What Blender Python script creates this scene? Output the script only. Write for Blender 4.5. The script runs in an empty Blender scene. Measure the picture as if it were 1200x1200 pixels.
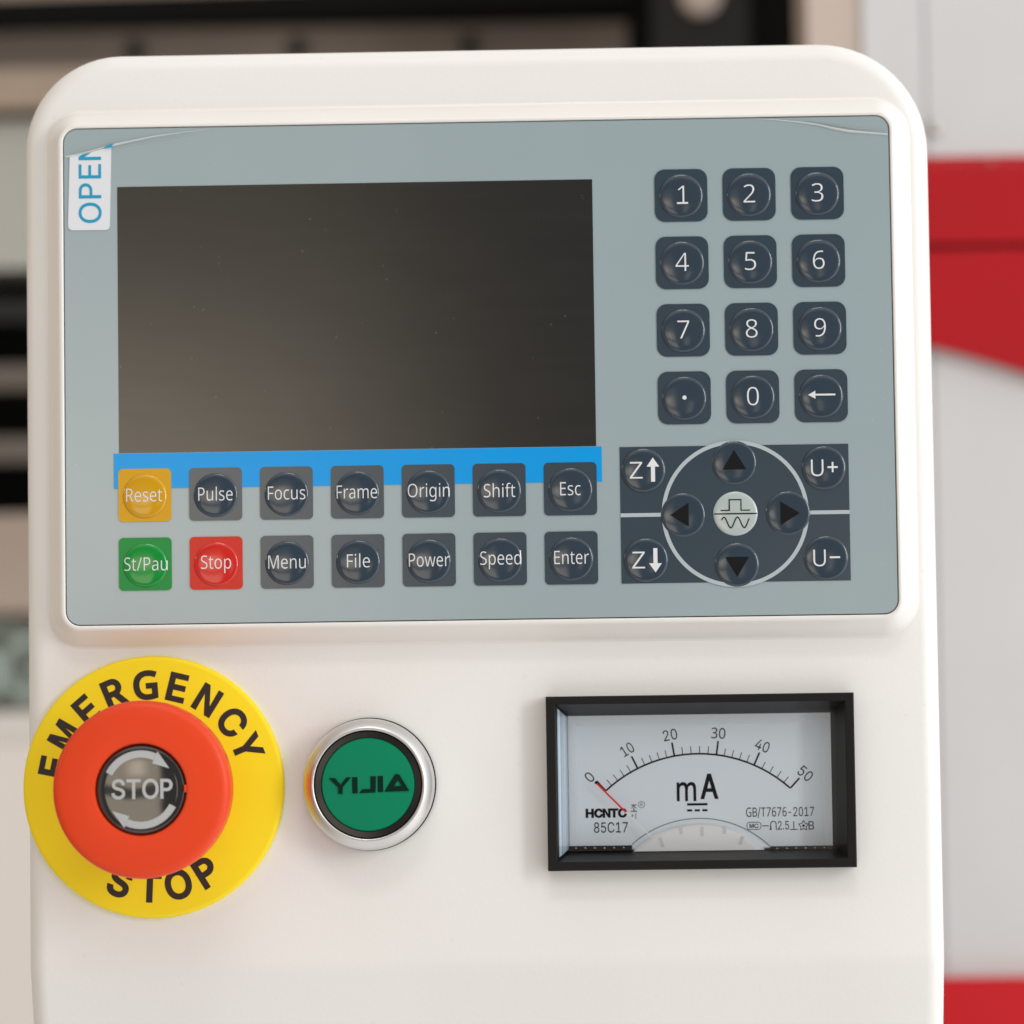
import bpy, bmesh, math, random
from mathutils import Matrix, Vector
from mathutils.geometry import tessellate_polygon
random.seed(7)
scene = bpy.context.scene
COL = scene.collection
PI = math.pi

# ------------------------------------------------------------------ camera, world, lamps, exposure
# Working frame: millimetres on the front of the panel. X to the right, Y up, H out of the panel towards the viewer
# (H = 0 is the face of the grey keypad).  World: (X, -H, Y) / 1000.
def W3(x, y, h=0.0):
    return Vector((x / 1000.0, -h / 1000.0, y / 1000.0))

CAM_EULER = (0.0617130049, 0.0185122069, -0.0137405973)
CAM_POS = (22.40, -86.06, 844.93)
cam_d = bpy.data.cameras.new("camera")
cam = bpy.data.objects.new("camera", cam_d)
COL.objects.link(cam)
A = Matrix(((1, 0, 0), (0, 0, -1), (0, 1, 0)))
Rm = (Matrix.Rotation(CAM_EULER[2], 3, 'Z') @ Matrix.Rotation(CAM_EULER[1], 3, 'Y') @ Matrix.Rotation(CAM_EULER[0], 3, 'X'))
cam.matrix_world = Matrix.Translation(W3(*CAM_POS)) @ (A @ Rm).to_4x4()
cam_d.sensor_width = 36.0
cam_d.lens = 4224.5 / 1200.0 * 36.0
cam_d.clip_start = 0.01
cam_d.clip_end = 50.0
cam_d.dof.use_dof = True
cam_d.dof.focus_distance = 0.842
cam_d.dof.aperture_fstop = 7.5
scene.camera = cam

scene.view_settings.view_transform = 'Standard'
scene.view_settings.look = 'None'
scene.view_settings.exposure = 0.0
scene.view_settings.gamma = 1.0
scene.view_settings.use_curve_mapping = False

world = bpy.data.worlds.new("World")
scene.world = world
world.use_nodes = True
wnt = world.node_tree
for n in list(wnt.nodes):
    wnt.nodes.remove(n)

class Ex:
    """tiny helper: arithmetic on shader sockets"""
    def __init__(self, nt, s):
        self.nt, self.s = nt, s
    def _op(self, op, *others):
        n = self.nt.nodes.new('ShaderNodeMath'); n.operation = op
        for i, v in enumerate((self,) + others):
            if isinstance(v, Ex): self.nt.links.new(v.s, n.inputs[i])
            else: n.inputs[i].default_value = v
        return Ex(self.nt, n.outputs[0])
    def __add__(self, o): return self._op('ADD', o)
    def __sub__(self, o): return self._op('SUBTRACT', o)
    def __mul__(self, o): return self._op('MULTIPLY', o)
    def __truediv__(self, o): return self._op('DIVIDE', o)
    def mx(self, o): return self._op('MAXIMUM', o)
    def neg(self): return self._op('MULTIPLY', -1.0)
    def inv(self): return self._op('MULTIPLY', -1.0) + 1.0
    def ss(self, a, b):
        if a > b: return self.ss(b, a).inv()
        n = self.nt.nodes.new('ShaderNodeMapRange'); n.interpolation_type = 'SMOOTHSTEP'
        self.nt.links.new(self.s, n.inputs[0]); n.inputs[1].default_value = a; n.inputs[2].default_value = b
        n.inputs[3].default_value = 0.0; n.inputs[4].default_value = 1.0
        return Ex(self.nt, n.outputs[0])
    def band(self, a0, a1, b0, b1):
        return self.ss(a0, a1) * self.ss(b0, b1).inv()

def mixc(nt, fac, a, b):
    n = nt.nodes.new('ShaderNodeMix'); n.data_type = 'RGBA'
    nt.links.new(fac.s, n.inputs[0])
    for idx, v in ((6, a), (7, b)):
        if isinstance(v, tuple): n.inputs[idx].default_value = (*v, 1.0)
        else: nt.links.new(v, n.inputs[idx])
    return n.outputs[2]

# the workshop round the machine, as an environment: pale ceiling, bright doorway on one side, warm brown on the
# other, and a dim side behind the camera with patches shaped for reflections
tc = wnt.nodes.new('ShaderNodeTexCoord')
sep = wnt.nodes.new('ShaderNodeSeparateXYZ'); wnt.links.new(tc.outputs['Generated'], sep.inputs[0])
dx, dy, dz = (Ex(wnt, sep.outputs[i]) for i in range(3))
back = dy.neg().mx(0.02)
u = dx / back
v = dz / back
isback = dy.neg().ss(0.25, 0.6)
nz = wnt.nodes.new('ShaderNodeTexNoise'); nz.inputs['Scale'].default_value = 9.0; nz.inputs['Detail'].default_value = 3.0
wnt.links.new(tc.outputs['Generated'], nz.inputs['Vector'])
nf = Ex(wnt, nz.outputs['Fac'])
c = mixc(wnt, dz.ss(0.10, 0.75), (0.63, 0.61, 0.59), (0.98, 0.965, 0.94))
c = mixc(wnt, dz.ss(-0.05, -0.55), c, (0.90, 0.885, 0.87))
c = mixc(wnt, dx.ss(-0.30, -0.85), c, (0.36, 0.265, 0.185))
c = mixc(wnt, dx.ss(0.35, 0.80), c, (1.45, 1.45, 1.45))
# behind the photographer: a dim hall with brown patches added for the reflections in screen, keys and lens
un = u + (nf - 0.5) * 0.035
vn = v + (nf - 0.5) * 0.03
hall = isback * u.band(-0.70, -0.42, 0.40, 0.60) * v.band(-0.60, -0.35, 0.34, 0.50)
c = mixc(wnt, hall, c, (0.17, 0.167, 0.163))
reflection_patch = mixc(wnt, vn.ss(0.145, 0.075), (0.50, 0.44, 0.35), (1.9, 1.62, 1.29))
reflection_patch = mixc(wnt, (vn + (nf - 0.5) * 0.03).band(-0.040, -0.034, -0.004, 0.002), reflection_patch, (0.30, 0.27, 0.24))  # dark band across the patch, made to reflect in the stop lens
c = mixc(wnt, isback * un.band(-0.36, -0.26, -0.068, -0.040) * vn.band(-0.30, -0.18, 0.17, 0.26), c, reflection_patch)
c = mixc(wnt, isback * un.band(-0.20, -0.13, -0.128, -0.085) * vn.band(0.02, 0.05, 0.078, 0.115), c, (3.4, 2.9, 2.3))  # added hot spot, reflected at the lower left of the screen
c = mixc(wnt, isback * un.band(0.050, 0.060, 0.085, 0.12) * vn.band(-0.10, -0.04, 0.052, 0.075), c, (1.25, 1.08, 0.90))
bg = wnt.nodes.new('ShaderNodeBackground'); wnt.links.new(c, bg.inputs[0]); bg.inputs[1].default_value = 1.0
wo = wnt.nodes.new('ShaderNodeOutputWorld'); wnt.links.new(bg.outputs[0], wo.inputs[0])

def area_lamp(name, loc, target, sx, sy, power, color):
    d = bpy.data.lights.new(name, 'AREA'); d.shape = 'RECTANGLE'; d.size = sx; d.size_y = sy
    d.energy = power; d.color = color
    o = bpy.data.objects.new(name, d); COL.objects.link(o)
    o.location = loc
    o.rotation_euler = (Vector(target) - Vector(loc)).to_track_quat('-Z', 'Y').to_euler()
    return o
area_lamp("ceiling_lamp", (0.05, -0.95, 1.25), (0, 0, 0), 0.55, 0.16, 3.0, (1.0, 0.97, 0.94))
area_lamp("doorway_lamp", (1.45, -1.15, 0.35), (0, 0, 0), 0.28, 0.9, 9.5, (1.0, 1.0, 1.0))
area_lamp("bezel_streak_light", (-1.05, -0.30, 0.26), (-0.1, 0, 0.04), 0.05, 0.22, 0.8, (1.0, 0.93, 0.84))  # added narrow light, placed to put a streak on the left bezel

# ------------------------------------------------------------------ materials
def srgb(r, g, b):
    f = lambda q: (q / 255 / 12.92) if q / 255 <= 0.04045 else ((q / 255 + 0.055) / 1.055) ** 2.4
    return (f(r), f(g), f(b))

def mat(name, color, rough=0.5, metal=0.0, coat=0.0, coat_rough=0.1, bump=0.0, bump_scale=600.0, var=0.0, var_scale=25.0,
        spec=0.5, trans=0.0, ior=1.5, rough_var=0.0, stretch=None, specks=0.0, speck_col=(0.5, 0.5, 0.5), speck_scale=260.0):
    m = bpy.data.materials.new(name); m.use_nodes = True
    nt = m.node_tree; p = nt.nodes['Principled BSDF']
    p.inputs['Base Color'].default_value = (*color, 1); p.inputs['Roughness'].default_value = rough
    p.inputs['Metallic'].default_value = metal; p.inputs['Coat Weight'].default_value = coat
    p.inputs['Coat Roughness'].default_value = coat_rough; p.inputs['Specular IOR Level'].default_value = spec
    p.inputs['Transmission Weight'].default_value = trans; p.inputs['IOR'].default_value = ior
    t = nt.nodes.new('ShaderNodeTexCoord'); vec = t.outputs['Object']
    if stretch:
        mp = nt.nodes.new('ShaderNodeMapping'); mp.inputs['Scale'].default_value = stretch
        nt.links.new(vec, mp.inputs[0]); svec = mp.outputs[0]
    else: svec = vec
    colsock = None
    if var > 0:
        n = nt.nodes.new('ShaderNodeTexNoise'); n.inputs['Scale'].default_value = var_scale; n.inputs['Detail'].default_value = 5
        nt.links.new(svec, n.inputs['Vector'])
        f = Ex(nt, n.outputs['Fac']).ss(0.3, 0.7)
        colsock = mixc(nt, f, tuple(q * (1 - var) for q in color), tuple(min(1, q * (1 + var)) for q in color))
    if specks > 0:
        vo = nt.nodes.new('ShaderNodeTexVoronoi'); vo.inputs['Scale'].default_value = speck_scale
        nt.links.new(vec, vo.inputs['Vector'])
        n2 = nt.nodes.new('ShaderNodeTexNoise'); n2.inputs['Scale'].default_value = speck_scale * 0.23
        nt.links.new(vec, n2.inputs['Vector'])
        f = Ex(nt, vo.outputs['Distance']).ss(0.10, 0.05) * Ex(nt, n2.outputs['Fac']).ss(0.48, 0.62) * specks
        colsock = mixc(nt, f, colsock if colsock else color, speck_col)
    if colsock: nt.links.new(colsock, p.inputs['Base Color'])
    if rough_var > 0:
        n = nt.nodes.new('ShaderNodeTexNoise'); n.inputs['Scale'].default_value = var_scale * 1.7; n.inputs['Detail'].default_value = 6
        nt.links.new(svec, n.inputs['Vector'])
        nt.links.new((Ex(nt, n.outputs['Fac']) * (2 * rough_var) + (rough - rough_var)).s, p.inputs['Roughness'])
    if bump > 0:
        n = nt.nodes.new('ShaderNodeTexNoise'); n.inputs['Scale'].default_value = bump_scale; n.inputs['Detail'].default_value = 2
        nt.links.new(vec, n.inputs['Vector'])
        b = nt.nodes.new('ShaderNodeBump'); b.inputs['Strength'].default_value = bump; b.inputs['Distance'].default_value = 0.0002
        nt.links.new(n.outputs['Fac'], b.inputs['Height']); nt.links.new(b.outputs[0], p.inputs['Normal'])
        if coat > 0: nt.links.new(b.outputs[0], p.inputs['Coat Normal'])
    return m

M = {}
M['cream'] = mat('cream_paint', (0.82, 0.81, 0.785), 0.42, bump=0.20, bump_scale=900, var=0.018, var_scale=11, specks=0.12, speck_col=(0.55, 0.5, 0.44), speck_scale=170)
M['bezel'] = mat('cream_plastic', (0.81, 0.79, 0.755), 0.24, bump=0.04, bump_scale=500, var=0.012)
M['film'] = mat('grey_film', (0.312, 0.388, 0.412), 0.15, spec=0.8, bump=0.22, bump_scale=32, var=0.015, var_scale=30, specks=0.18, speck_col=(0.5, 0.53, 0.53), speck_scale=260)
M['screen'] = mat('screen_film', (0.010, 0.010, 0.009), 0.14, bump=0.16, bump_scale=30, var=0.15, var_scale=60, stretch=(0.5, 1, 9),
                  ior=1.78, rough_var=0.018, specks=0.45, speck_col=(0.16, 0.155, 0.14), speck_scale=330)
M['blue'] = mat('blue_print', srgb(6, 150, 224), 0.17, spec=0.35, bump=0.03, bump_scale=60, var=0.02)
KEYB = dict(rough=0.14, spec=0.85, bump=0.22, bump_scale=32)
M['navy'] = mat('navy_print', srgb(47, 63, 75), **KEYB)
M['navy_dome'] = mat('navy_dome', srgb(46, 60, 73), 0.10, spec=0.7)
M['yellow_key'] = mat('yellow_print', srgb(206, 154, 2), 0.2, spec=0.35)
M['yellow_dome'] = mat('yellow_dome', srgb(204, 152, 2), 0.10, spec=0.7)
M['green_key'] = mat('green_print', srgb(14, 134, 58), 0.2, spec=0.35)
M['green_dome'] = mat('green_dome', srgb(6, 140, 52), 0.10, spec=0.7)
M['red_key'] = mat('red_print', srgb(198, 44, 32), 0.2, spec=0.35)
M['red_dome'] = mat('red_dome', srgb(203, 36, 28), 0.10, spec=0.7)
M['silver_dome'] = mat('pale_dome', srgb(176, 187, 186), 0.10, spec=0.7)
M['white_ink'] = mat('white_ink', (0.72, 0.74, 0.76), 0.25)
M['grey_ink'] = mat('grey_line', srgb(176, 186, 192), 0.22)
M['black_ink'] = mat('black_ink', (0.006, 0.006, 0.007), 0.4, spec=0.2)
M['soft_black'] = mat('soft_black_ink', (0.022, 0.014, 0.010), 0.55)
M['label_white'] = mat('label_white', (0.72, 0.74, 0.78), 0.45)
M['cyan_ink'] = mat('cyan_ink', srgb(22, 150, 190), 0.4)
M['crease'] = mat('film_crease', (0.62, 0.66, 0.66), 0.18)
M['yellow'] = mat('yellow_plate', (0.93, 0.71, 0.012), 0.45, spec=0.3, bump=0.03, bump_scale=300, var=0.02)
M['red'] = mat('red_plastic', (0.76, 0.056, 0.011), 0.38, spec=0.3, bump=0.02, bump_scale=500, var=0.02)
M['lens'] = mat('lens_black', (0.012, 0.011, 0.010), 0.05, ior=2.0)
M['lens_ink'] = mat('lens_ink', srgb(178, 181, 181), 0.4)
M['chrome'] = mat('satin_chrome', (0.68, 0.675, 0.665), 0.34, metal=1.0, bump=0.02, bump_scale=900)
M['black'] = mat('black_plastic', (0.008, 0.0075, 0.007), 0.4, spec=0.25, bump=0.05, bump_scale=900)
M['black_gloss'] = mat('black_gloss', (0.010, 0.010, 0.010), 0.16, bump=0.02, bump_scale=200)
M['green'] = mat('green_lens', (0.002, 0.215, 0.105), 0.4, spec=0.15)
M['green_ink'] = mat('dark_green_ink', (0.002, 0.020, 0.014), 0.5, spec=0.1)
M['dial'] = mat('dial_face', (0.79, 0.87, 0.94), 0.35, var=0.008)
M['dial_rim'] = mat('dial_rim', (0.78, 0.855, 0.92), 0.3)
M['white_plastic'] = mat('white_plastic', (0.90, 0.91, 0.92), 0.3)
M['rib'] = mat('rib_plastic', (0.72, 0.73, 0.75), 0.35)
M['needle_red'] = mat('needle_red', (0.88, 0.03, 0.04), 0.4, spec=0.2)
M['needle_white'] = mat('needle_white', (0.90, 0.89, 0.88), 0.4)
M['clear'] = mat('clear_side_sheen', (0.42, 0.52, 0.62), 0.08, coat=1.0, coat_rough=0.02, var=0.45, var_scale=6, stretch=(60, 160, 1))  # bluish reflection of the clear wall, painted in as streaks
M['steel'] = mat('steel', (0.55, 0.53, 0.5), 0.3, metal=1.0)
M['panel_grey'] = mat('panel_paint', (0.63, 0.635, 0.64), 0.45, var=0.02)
M['post'] = mat('post_paint', (0.56, 0.47, 0.41), 0.45)
M['machine_red'] = mat('machine_red', (0.43, 0.008, 0.014), 0.5, spec=0.2, var=0.03)
M['machine_red_shaded'] = mat('groove_shade_red', (0.20, 0.004, 0.007), 0.5, spec=0.2)  # darker copy of the machine red, painting the shade inside the groove
M['machine_red_base'] = mat('base_red', (0.55, 0.014, 0.02), 0.5, spec=0.2)
M['screw_red'] = mat('red_screw', (0.42, 0.10, 0.09), 0.5)
M['apron'] = mat('apron_paint', (0.73, 0.685, 0.635), 0.45)
M['apron_lip'] = mat('apron_lip', (0.66, 0.63, 0.59), 0.45)
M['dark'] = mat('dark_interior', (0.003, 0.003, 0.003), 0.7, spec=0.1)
M['dark_grey'] = mat('dark_grey_metal', (0.022, 0.022, 0.022), 0.5, spec=0.2)
M['rail_brown'] = mat('rail_brown', (0.17, 0.135, 0.11), 0.5, var=0.15, var_scale=12)
M['rail_tan'] = mat('rail_tan', (0.36, 0.28, 0.215), 0.5, var=0.12, var_scale=12)
M['slat'] = mat('slat_metal', (0.12, 0.10, 0.083), 0.5)
M['pale_panel'] = mat('pale_panel', (0.42, 0.415, 0.375), 0.5)
M['bed'] = mat('bed_metal', (0.36, 0.29, 0.24), 0.5, var=0.1, var_scale=15)
M['hose'] = mat('hose_plastic', (0.33, 0.40, 0.36), 0.3)

# glass for the window of the meter
def glass(name):
    m = bpy.data.materials.new(name); m.use_nodes = True; nt = m.node_tree
    for n in list(nt.nodes): nt.nodes.remove(n)
    tr = nt.nodes.new('ShaderNodeBsdfTransparent'); gl = nt.nodes.new('ShaderNodeBsdfGlossy')
    gl.inputs['Roughness'].default_value = 0.03
    fr = nt.nodes.new('ShaderNodeFresnel'); fr.inputs['IOR'].default_value = 1.25
    mx = nt.nodes.new('ShaderNodeMixShader'); o = nt.nodes.new('ShaderNodeOutputMaterial')
    nt.links.new(fr.outputs[0], mx.inputs[0]); nt.links.new(tr.outputs[0], mx.inputs[1]); nt.links.new(gl.outputs[0], mx.inputs[2])
    nt.links.new(mx.outputs[0], o.inputs[0])
    return m
M['glass'] = glass('clear_pane')

# ------------------------------------------------------------------ mesh helpers (all in panel millimetres)
def rrect(cx, cy, w, h, r, n=8):
    pts = []
    for qx, qy, a0 in ((1, 1, 0), (-1, 1, 90), (-1, -1, 180), (1, -1, 270)):
        for i in range(n + 1):
            a = math.radians(a0 + 90 * i / n)
            pts.append((cx + qx * (w / 2 - r) + r * math.cos(a), cy + qy * (h / 2 - r) + r * math.sin(a)))
    return pts

def circle(cx, cy, r, n=64):
    return [(cx + r * math.cos(2 * PI * i / n), cy + r * math.sin(2 * PI * i / n)) for i in range(n)]

class MB:
    def __init__(self, origin=(0, 0, 0)):
        self.v = []; self.f = []; self.o = origin
    def add(self, verts, faces):
        b = len(self.v); self.v += verts; self.f += [tuple(b + i for i in q) for q in faces]
    def loft(self, rings, close_first=False, close_last=True):
        """rings: list of lists of (x,y,h), the same count; counter-clockwise seen from the front, from back to front"""
        n = len(rings[0]); vs = [p for r in rings for p in r]; fs = []
        for k in range(len(rings) - 1):
            for i in range(n):
                j = (i + 1) % n
                fs.append((k * n + i, k * n + j, (k + 1) * n + j, (k + 1) * n + i))
        if close_last: fs.append(tuple((len(rings) - 1) * n + i for i in range(n)))
        if close_first: fs.append(tuple(reversed(range(n))))
        self.add(vs, fs)
    def plate(self, outline, h0, h1, bev=0.0):
        """flat plate from h0 to h1 with a small chamfer"""
        if bev > 0:
            cx = sum(p[0] for p in outline) / len(outline); cy = sum(p[1] for p in outline) / len(outline)
            ins = []
            for x, y in outline:
                d = math.hypot(x - cx, y - cy) or 1; k = (d - bev) / d
                ins.append((cx + (x - cx) * k, cy + (y - cy) * k))
            self.loft([[(x, y, h0) for x, y in outline], [(x, y, h1 - bev) for x, y in outline], [(x, y, h1) for x, y in ins]], True)
        else:
            self.loft([[(x, y, h0) for x, y in outline], [(x, y, h1) for x, y in outline]], True)
    def frame(self, outer, inner, h0, h1):
        n = len(outer)
        vs = [(x, y, h0) for x, y in outer] + [(x, y, h1) for x, y in outer] + [(x, y, h1) for x, y in inner] + [(x, y, h0) for x, y in inner]
        fs = []
        for k in range(3):
            for i in range(n):
                j = (i + 1) % n; fs.append((k * n + i, k * n + j, (k + 1) * n + j, (k + 1) * n + i))
        for i in range(n):
            j = (i + 1) % n; fs.append((3 * n + i, 3 * n + j, j, i))
        self.add(vs, fs)
    def lathe(self, cx, cy, prof, n=72, cap=True):
        """prof: (r,h) from the outside back to the centre front"""
        rings = [[(cx + r * math.cos(2 * PI * i / n), cy + r * math.sin(2 * PI * i / n), h) for i in range(n)] for r, h in prof]
        self.loft(rings, False, cap)
    def box(self, x0, x1, y0, y1, h0, h1, rot=0.0):
        o = [(x0, y0), (x1, y0), (x1, y1), (x0, y1)]
        if rot:
            mx, my = (x0 + x1) / 2, (y0 + y1) / 2; c_, s_ = math.cos(rot), math.sin(rot)
            o = [(mx + (x - mx) * c_ - (y - my) * s_, my + (x - mx) * s_ + (y - my) * c_) for x, y in o]
        self.loft([[(x, y, h0) for x, y in o], [(x, y, h1) for x, y in o]], True)
    def poly(self, pts, h):
        self.add([(x, y, h(x, y) if callable(h) else h) for x, y in pts], [tuple(range(len(pts)))])
    def stroke(self, pts, w, h, closed=False):
        """flat line of width w along pts"""
        n = len(pts); L = []; Rr = []
        for i in range(n):
            a = pts[(i - 1) % n] if (closed or i > 0) else pts[i]; b = pts[(i + 1) % n] if (closed or i < n - 1) else pts[i]
            tx, ty = b[0] - a[0], b[1] - a[1]; d = math.hypot(tx, ty) or 1; nx, ny = -ty / d, tx / d
            k = w / 2
            if (closed or 0 < i < n - 1):      # mitre
                t1 = (pts[i][0] - a[0], pts[i][1] - a[1]); d1 = math.hypot(*t1) or 1
                cosq = (t1[0] * tx + t1[1] * ty) / (d1 * d)
                k = w / 2 / max(0.5, cosq)
            L.append((pts[i][0] + nx * k, pts[i][1] + ny * k)); Rr.append((pts[i][0] - nx * k, pts[i][1] - ny * k))
        hh = (lambda x, y: h(x, y)) if callable(h) else (lambda x, y: h)
        vs = [(x, y, hh(x, y)) for x, y in L] + [(x, y, hh(x, y)) for x, y in Rr]
        fs = [(i, n + i, n + (i + 1) % n, (i + 1) % n) for i in range(n if closed else n - 1)]
        self.add(vs, fs)
    def text(self, s, x, y, cap, width=None, rot=0.0, bold=0.0, h=0.0, space=1.0, cut=0.0, font='I'):
        """writing with its capitals cap mm high, centred on (x, y); width forces its overall width"""
        vs, fs = glyphs(s, bold, space, font)
        x0 = min(p[0] for p in vs); x1 = max(p[0] for p in vs)
        k = cap / CAPS[font]; kx = (width / (x1 - x0)) if width else k
        c_, s_ = math.cos(rot), math.sin(rot)
        pts = []
        for px, py in vs:
            ax = (px - (x0 + x1) / 2) * kx; ay = py * k - cap / 2
            pts.append((ax * c_ - ay * s_ + x, ax * s_ + ay * c_ + y))
        if cut > 0:
            bm = bmesh.new(); bv = [bm.verts.new((p[0], p[1], 0)) for p in pts]
            for q in fs:
                try: bm.faces.new([bv[i] for i in q])
                except ValueError: pass
            for ax, lo, hi in ((0, min(p[0] for p in pts), max(p[0] for p in pts)), (1, min(p[1] for p in pts), max(p[1] for p in pts))):
                t = lo + cut
                while t < hi:
                    co = [0, 0, 0]; no = [0, 0, 0]; co[ax] = t; no[ax] = 1
                    bmesh.ops.bisect_plane(bm, geom=bm.verts[:] + bm.edges[:] + bm.faces[:], plane_co=co, plane_no=no)
                    t += cut
            bm.verts.index_update()
            pts = [(q.co.x, q.co.y) for q in bm.verts]; fs = [tuple(q.index for q in fc.verts) for fc in bm.faces]
            bm.free()
        self.add([(px, py, h(px, py) if callable(h) else h) for px, py in pts], fs)
    def build(self, name, material, parent=None, smooth=35, label=None):
        me = bpy.data.meshes.new(name)
        ox, oy, oh = self.o
        me.from_pydata([W3(x - ox, y - oy, h - oh) for x, y, h in self.v], [], self.f)
        me.materials.append(material)
        bm = bmesh.new(); bm.from_mesh(me)
        bmesh.ops.remove_doubles(bm, verts=bm.verts, dist=1e-7)
        bm.to_mesh(me); bm.free()
        me.update()
        if smooth:
            me.polygons.foreach_set('use_smooth', [True] * len(me.polygons))
            me.set_sharp_from_angle(angle=math.radians(smooth))
        o = bpy.data.objects.new(name, me); COL.objects.link(o)
        w = W3(ox, oy, oh)
        if parent is not None:
            o.parent = parent
            pw = Vector((0, 0, 0)); q = parent
            while q is not None: pw = pw + q.location; q = q.parent
            o.location = w - pw
        else: o.location = w
        if label: o['label'] = label
        return o

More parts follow.
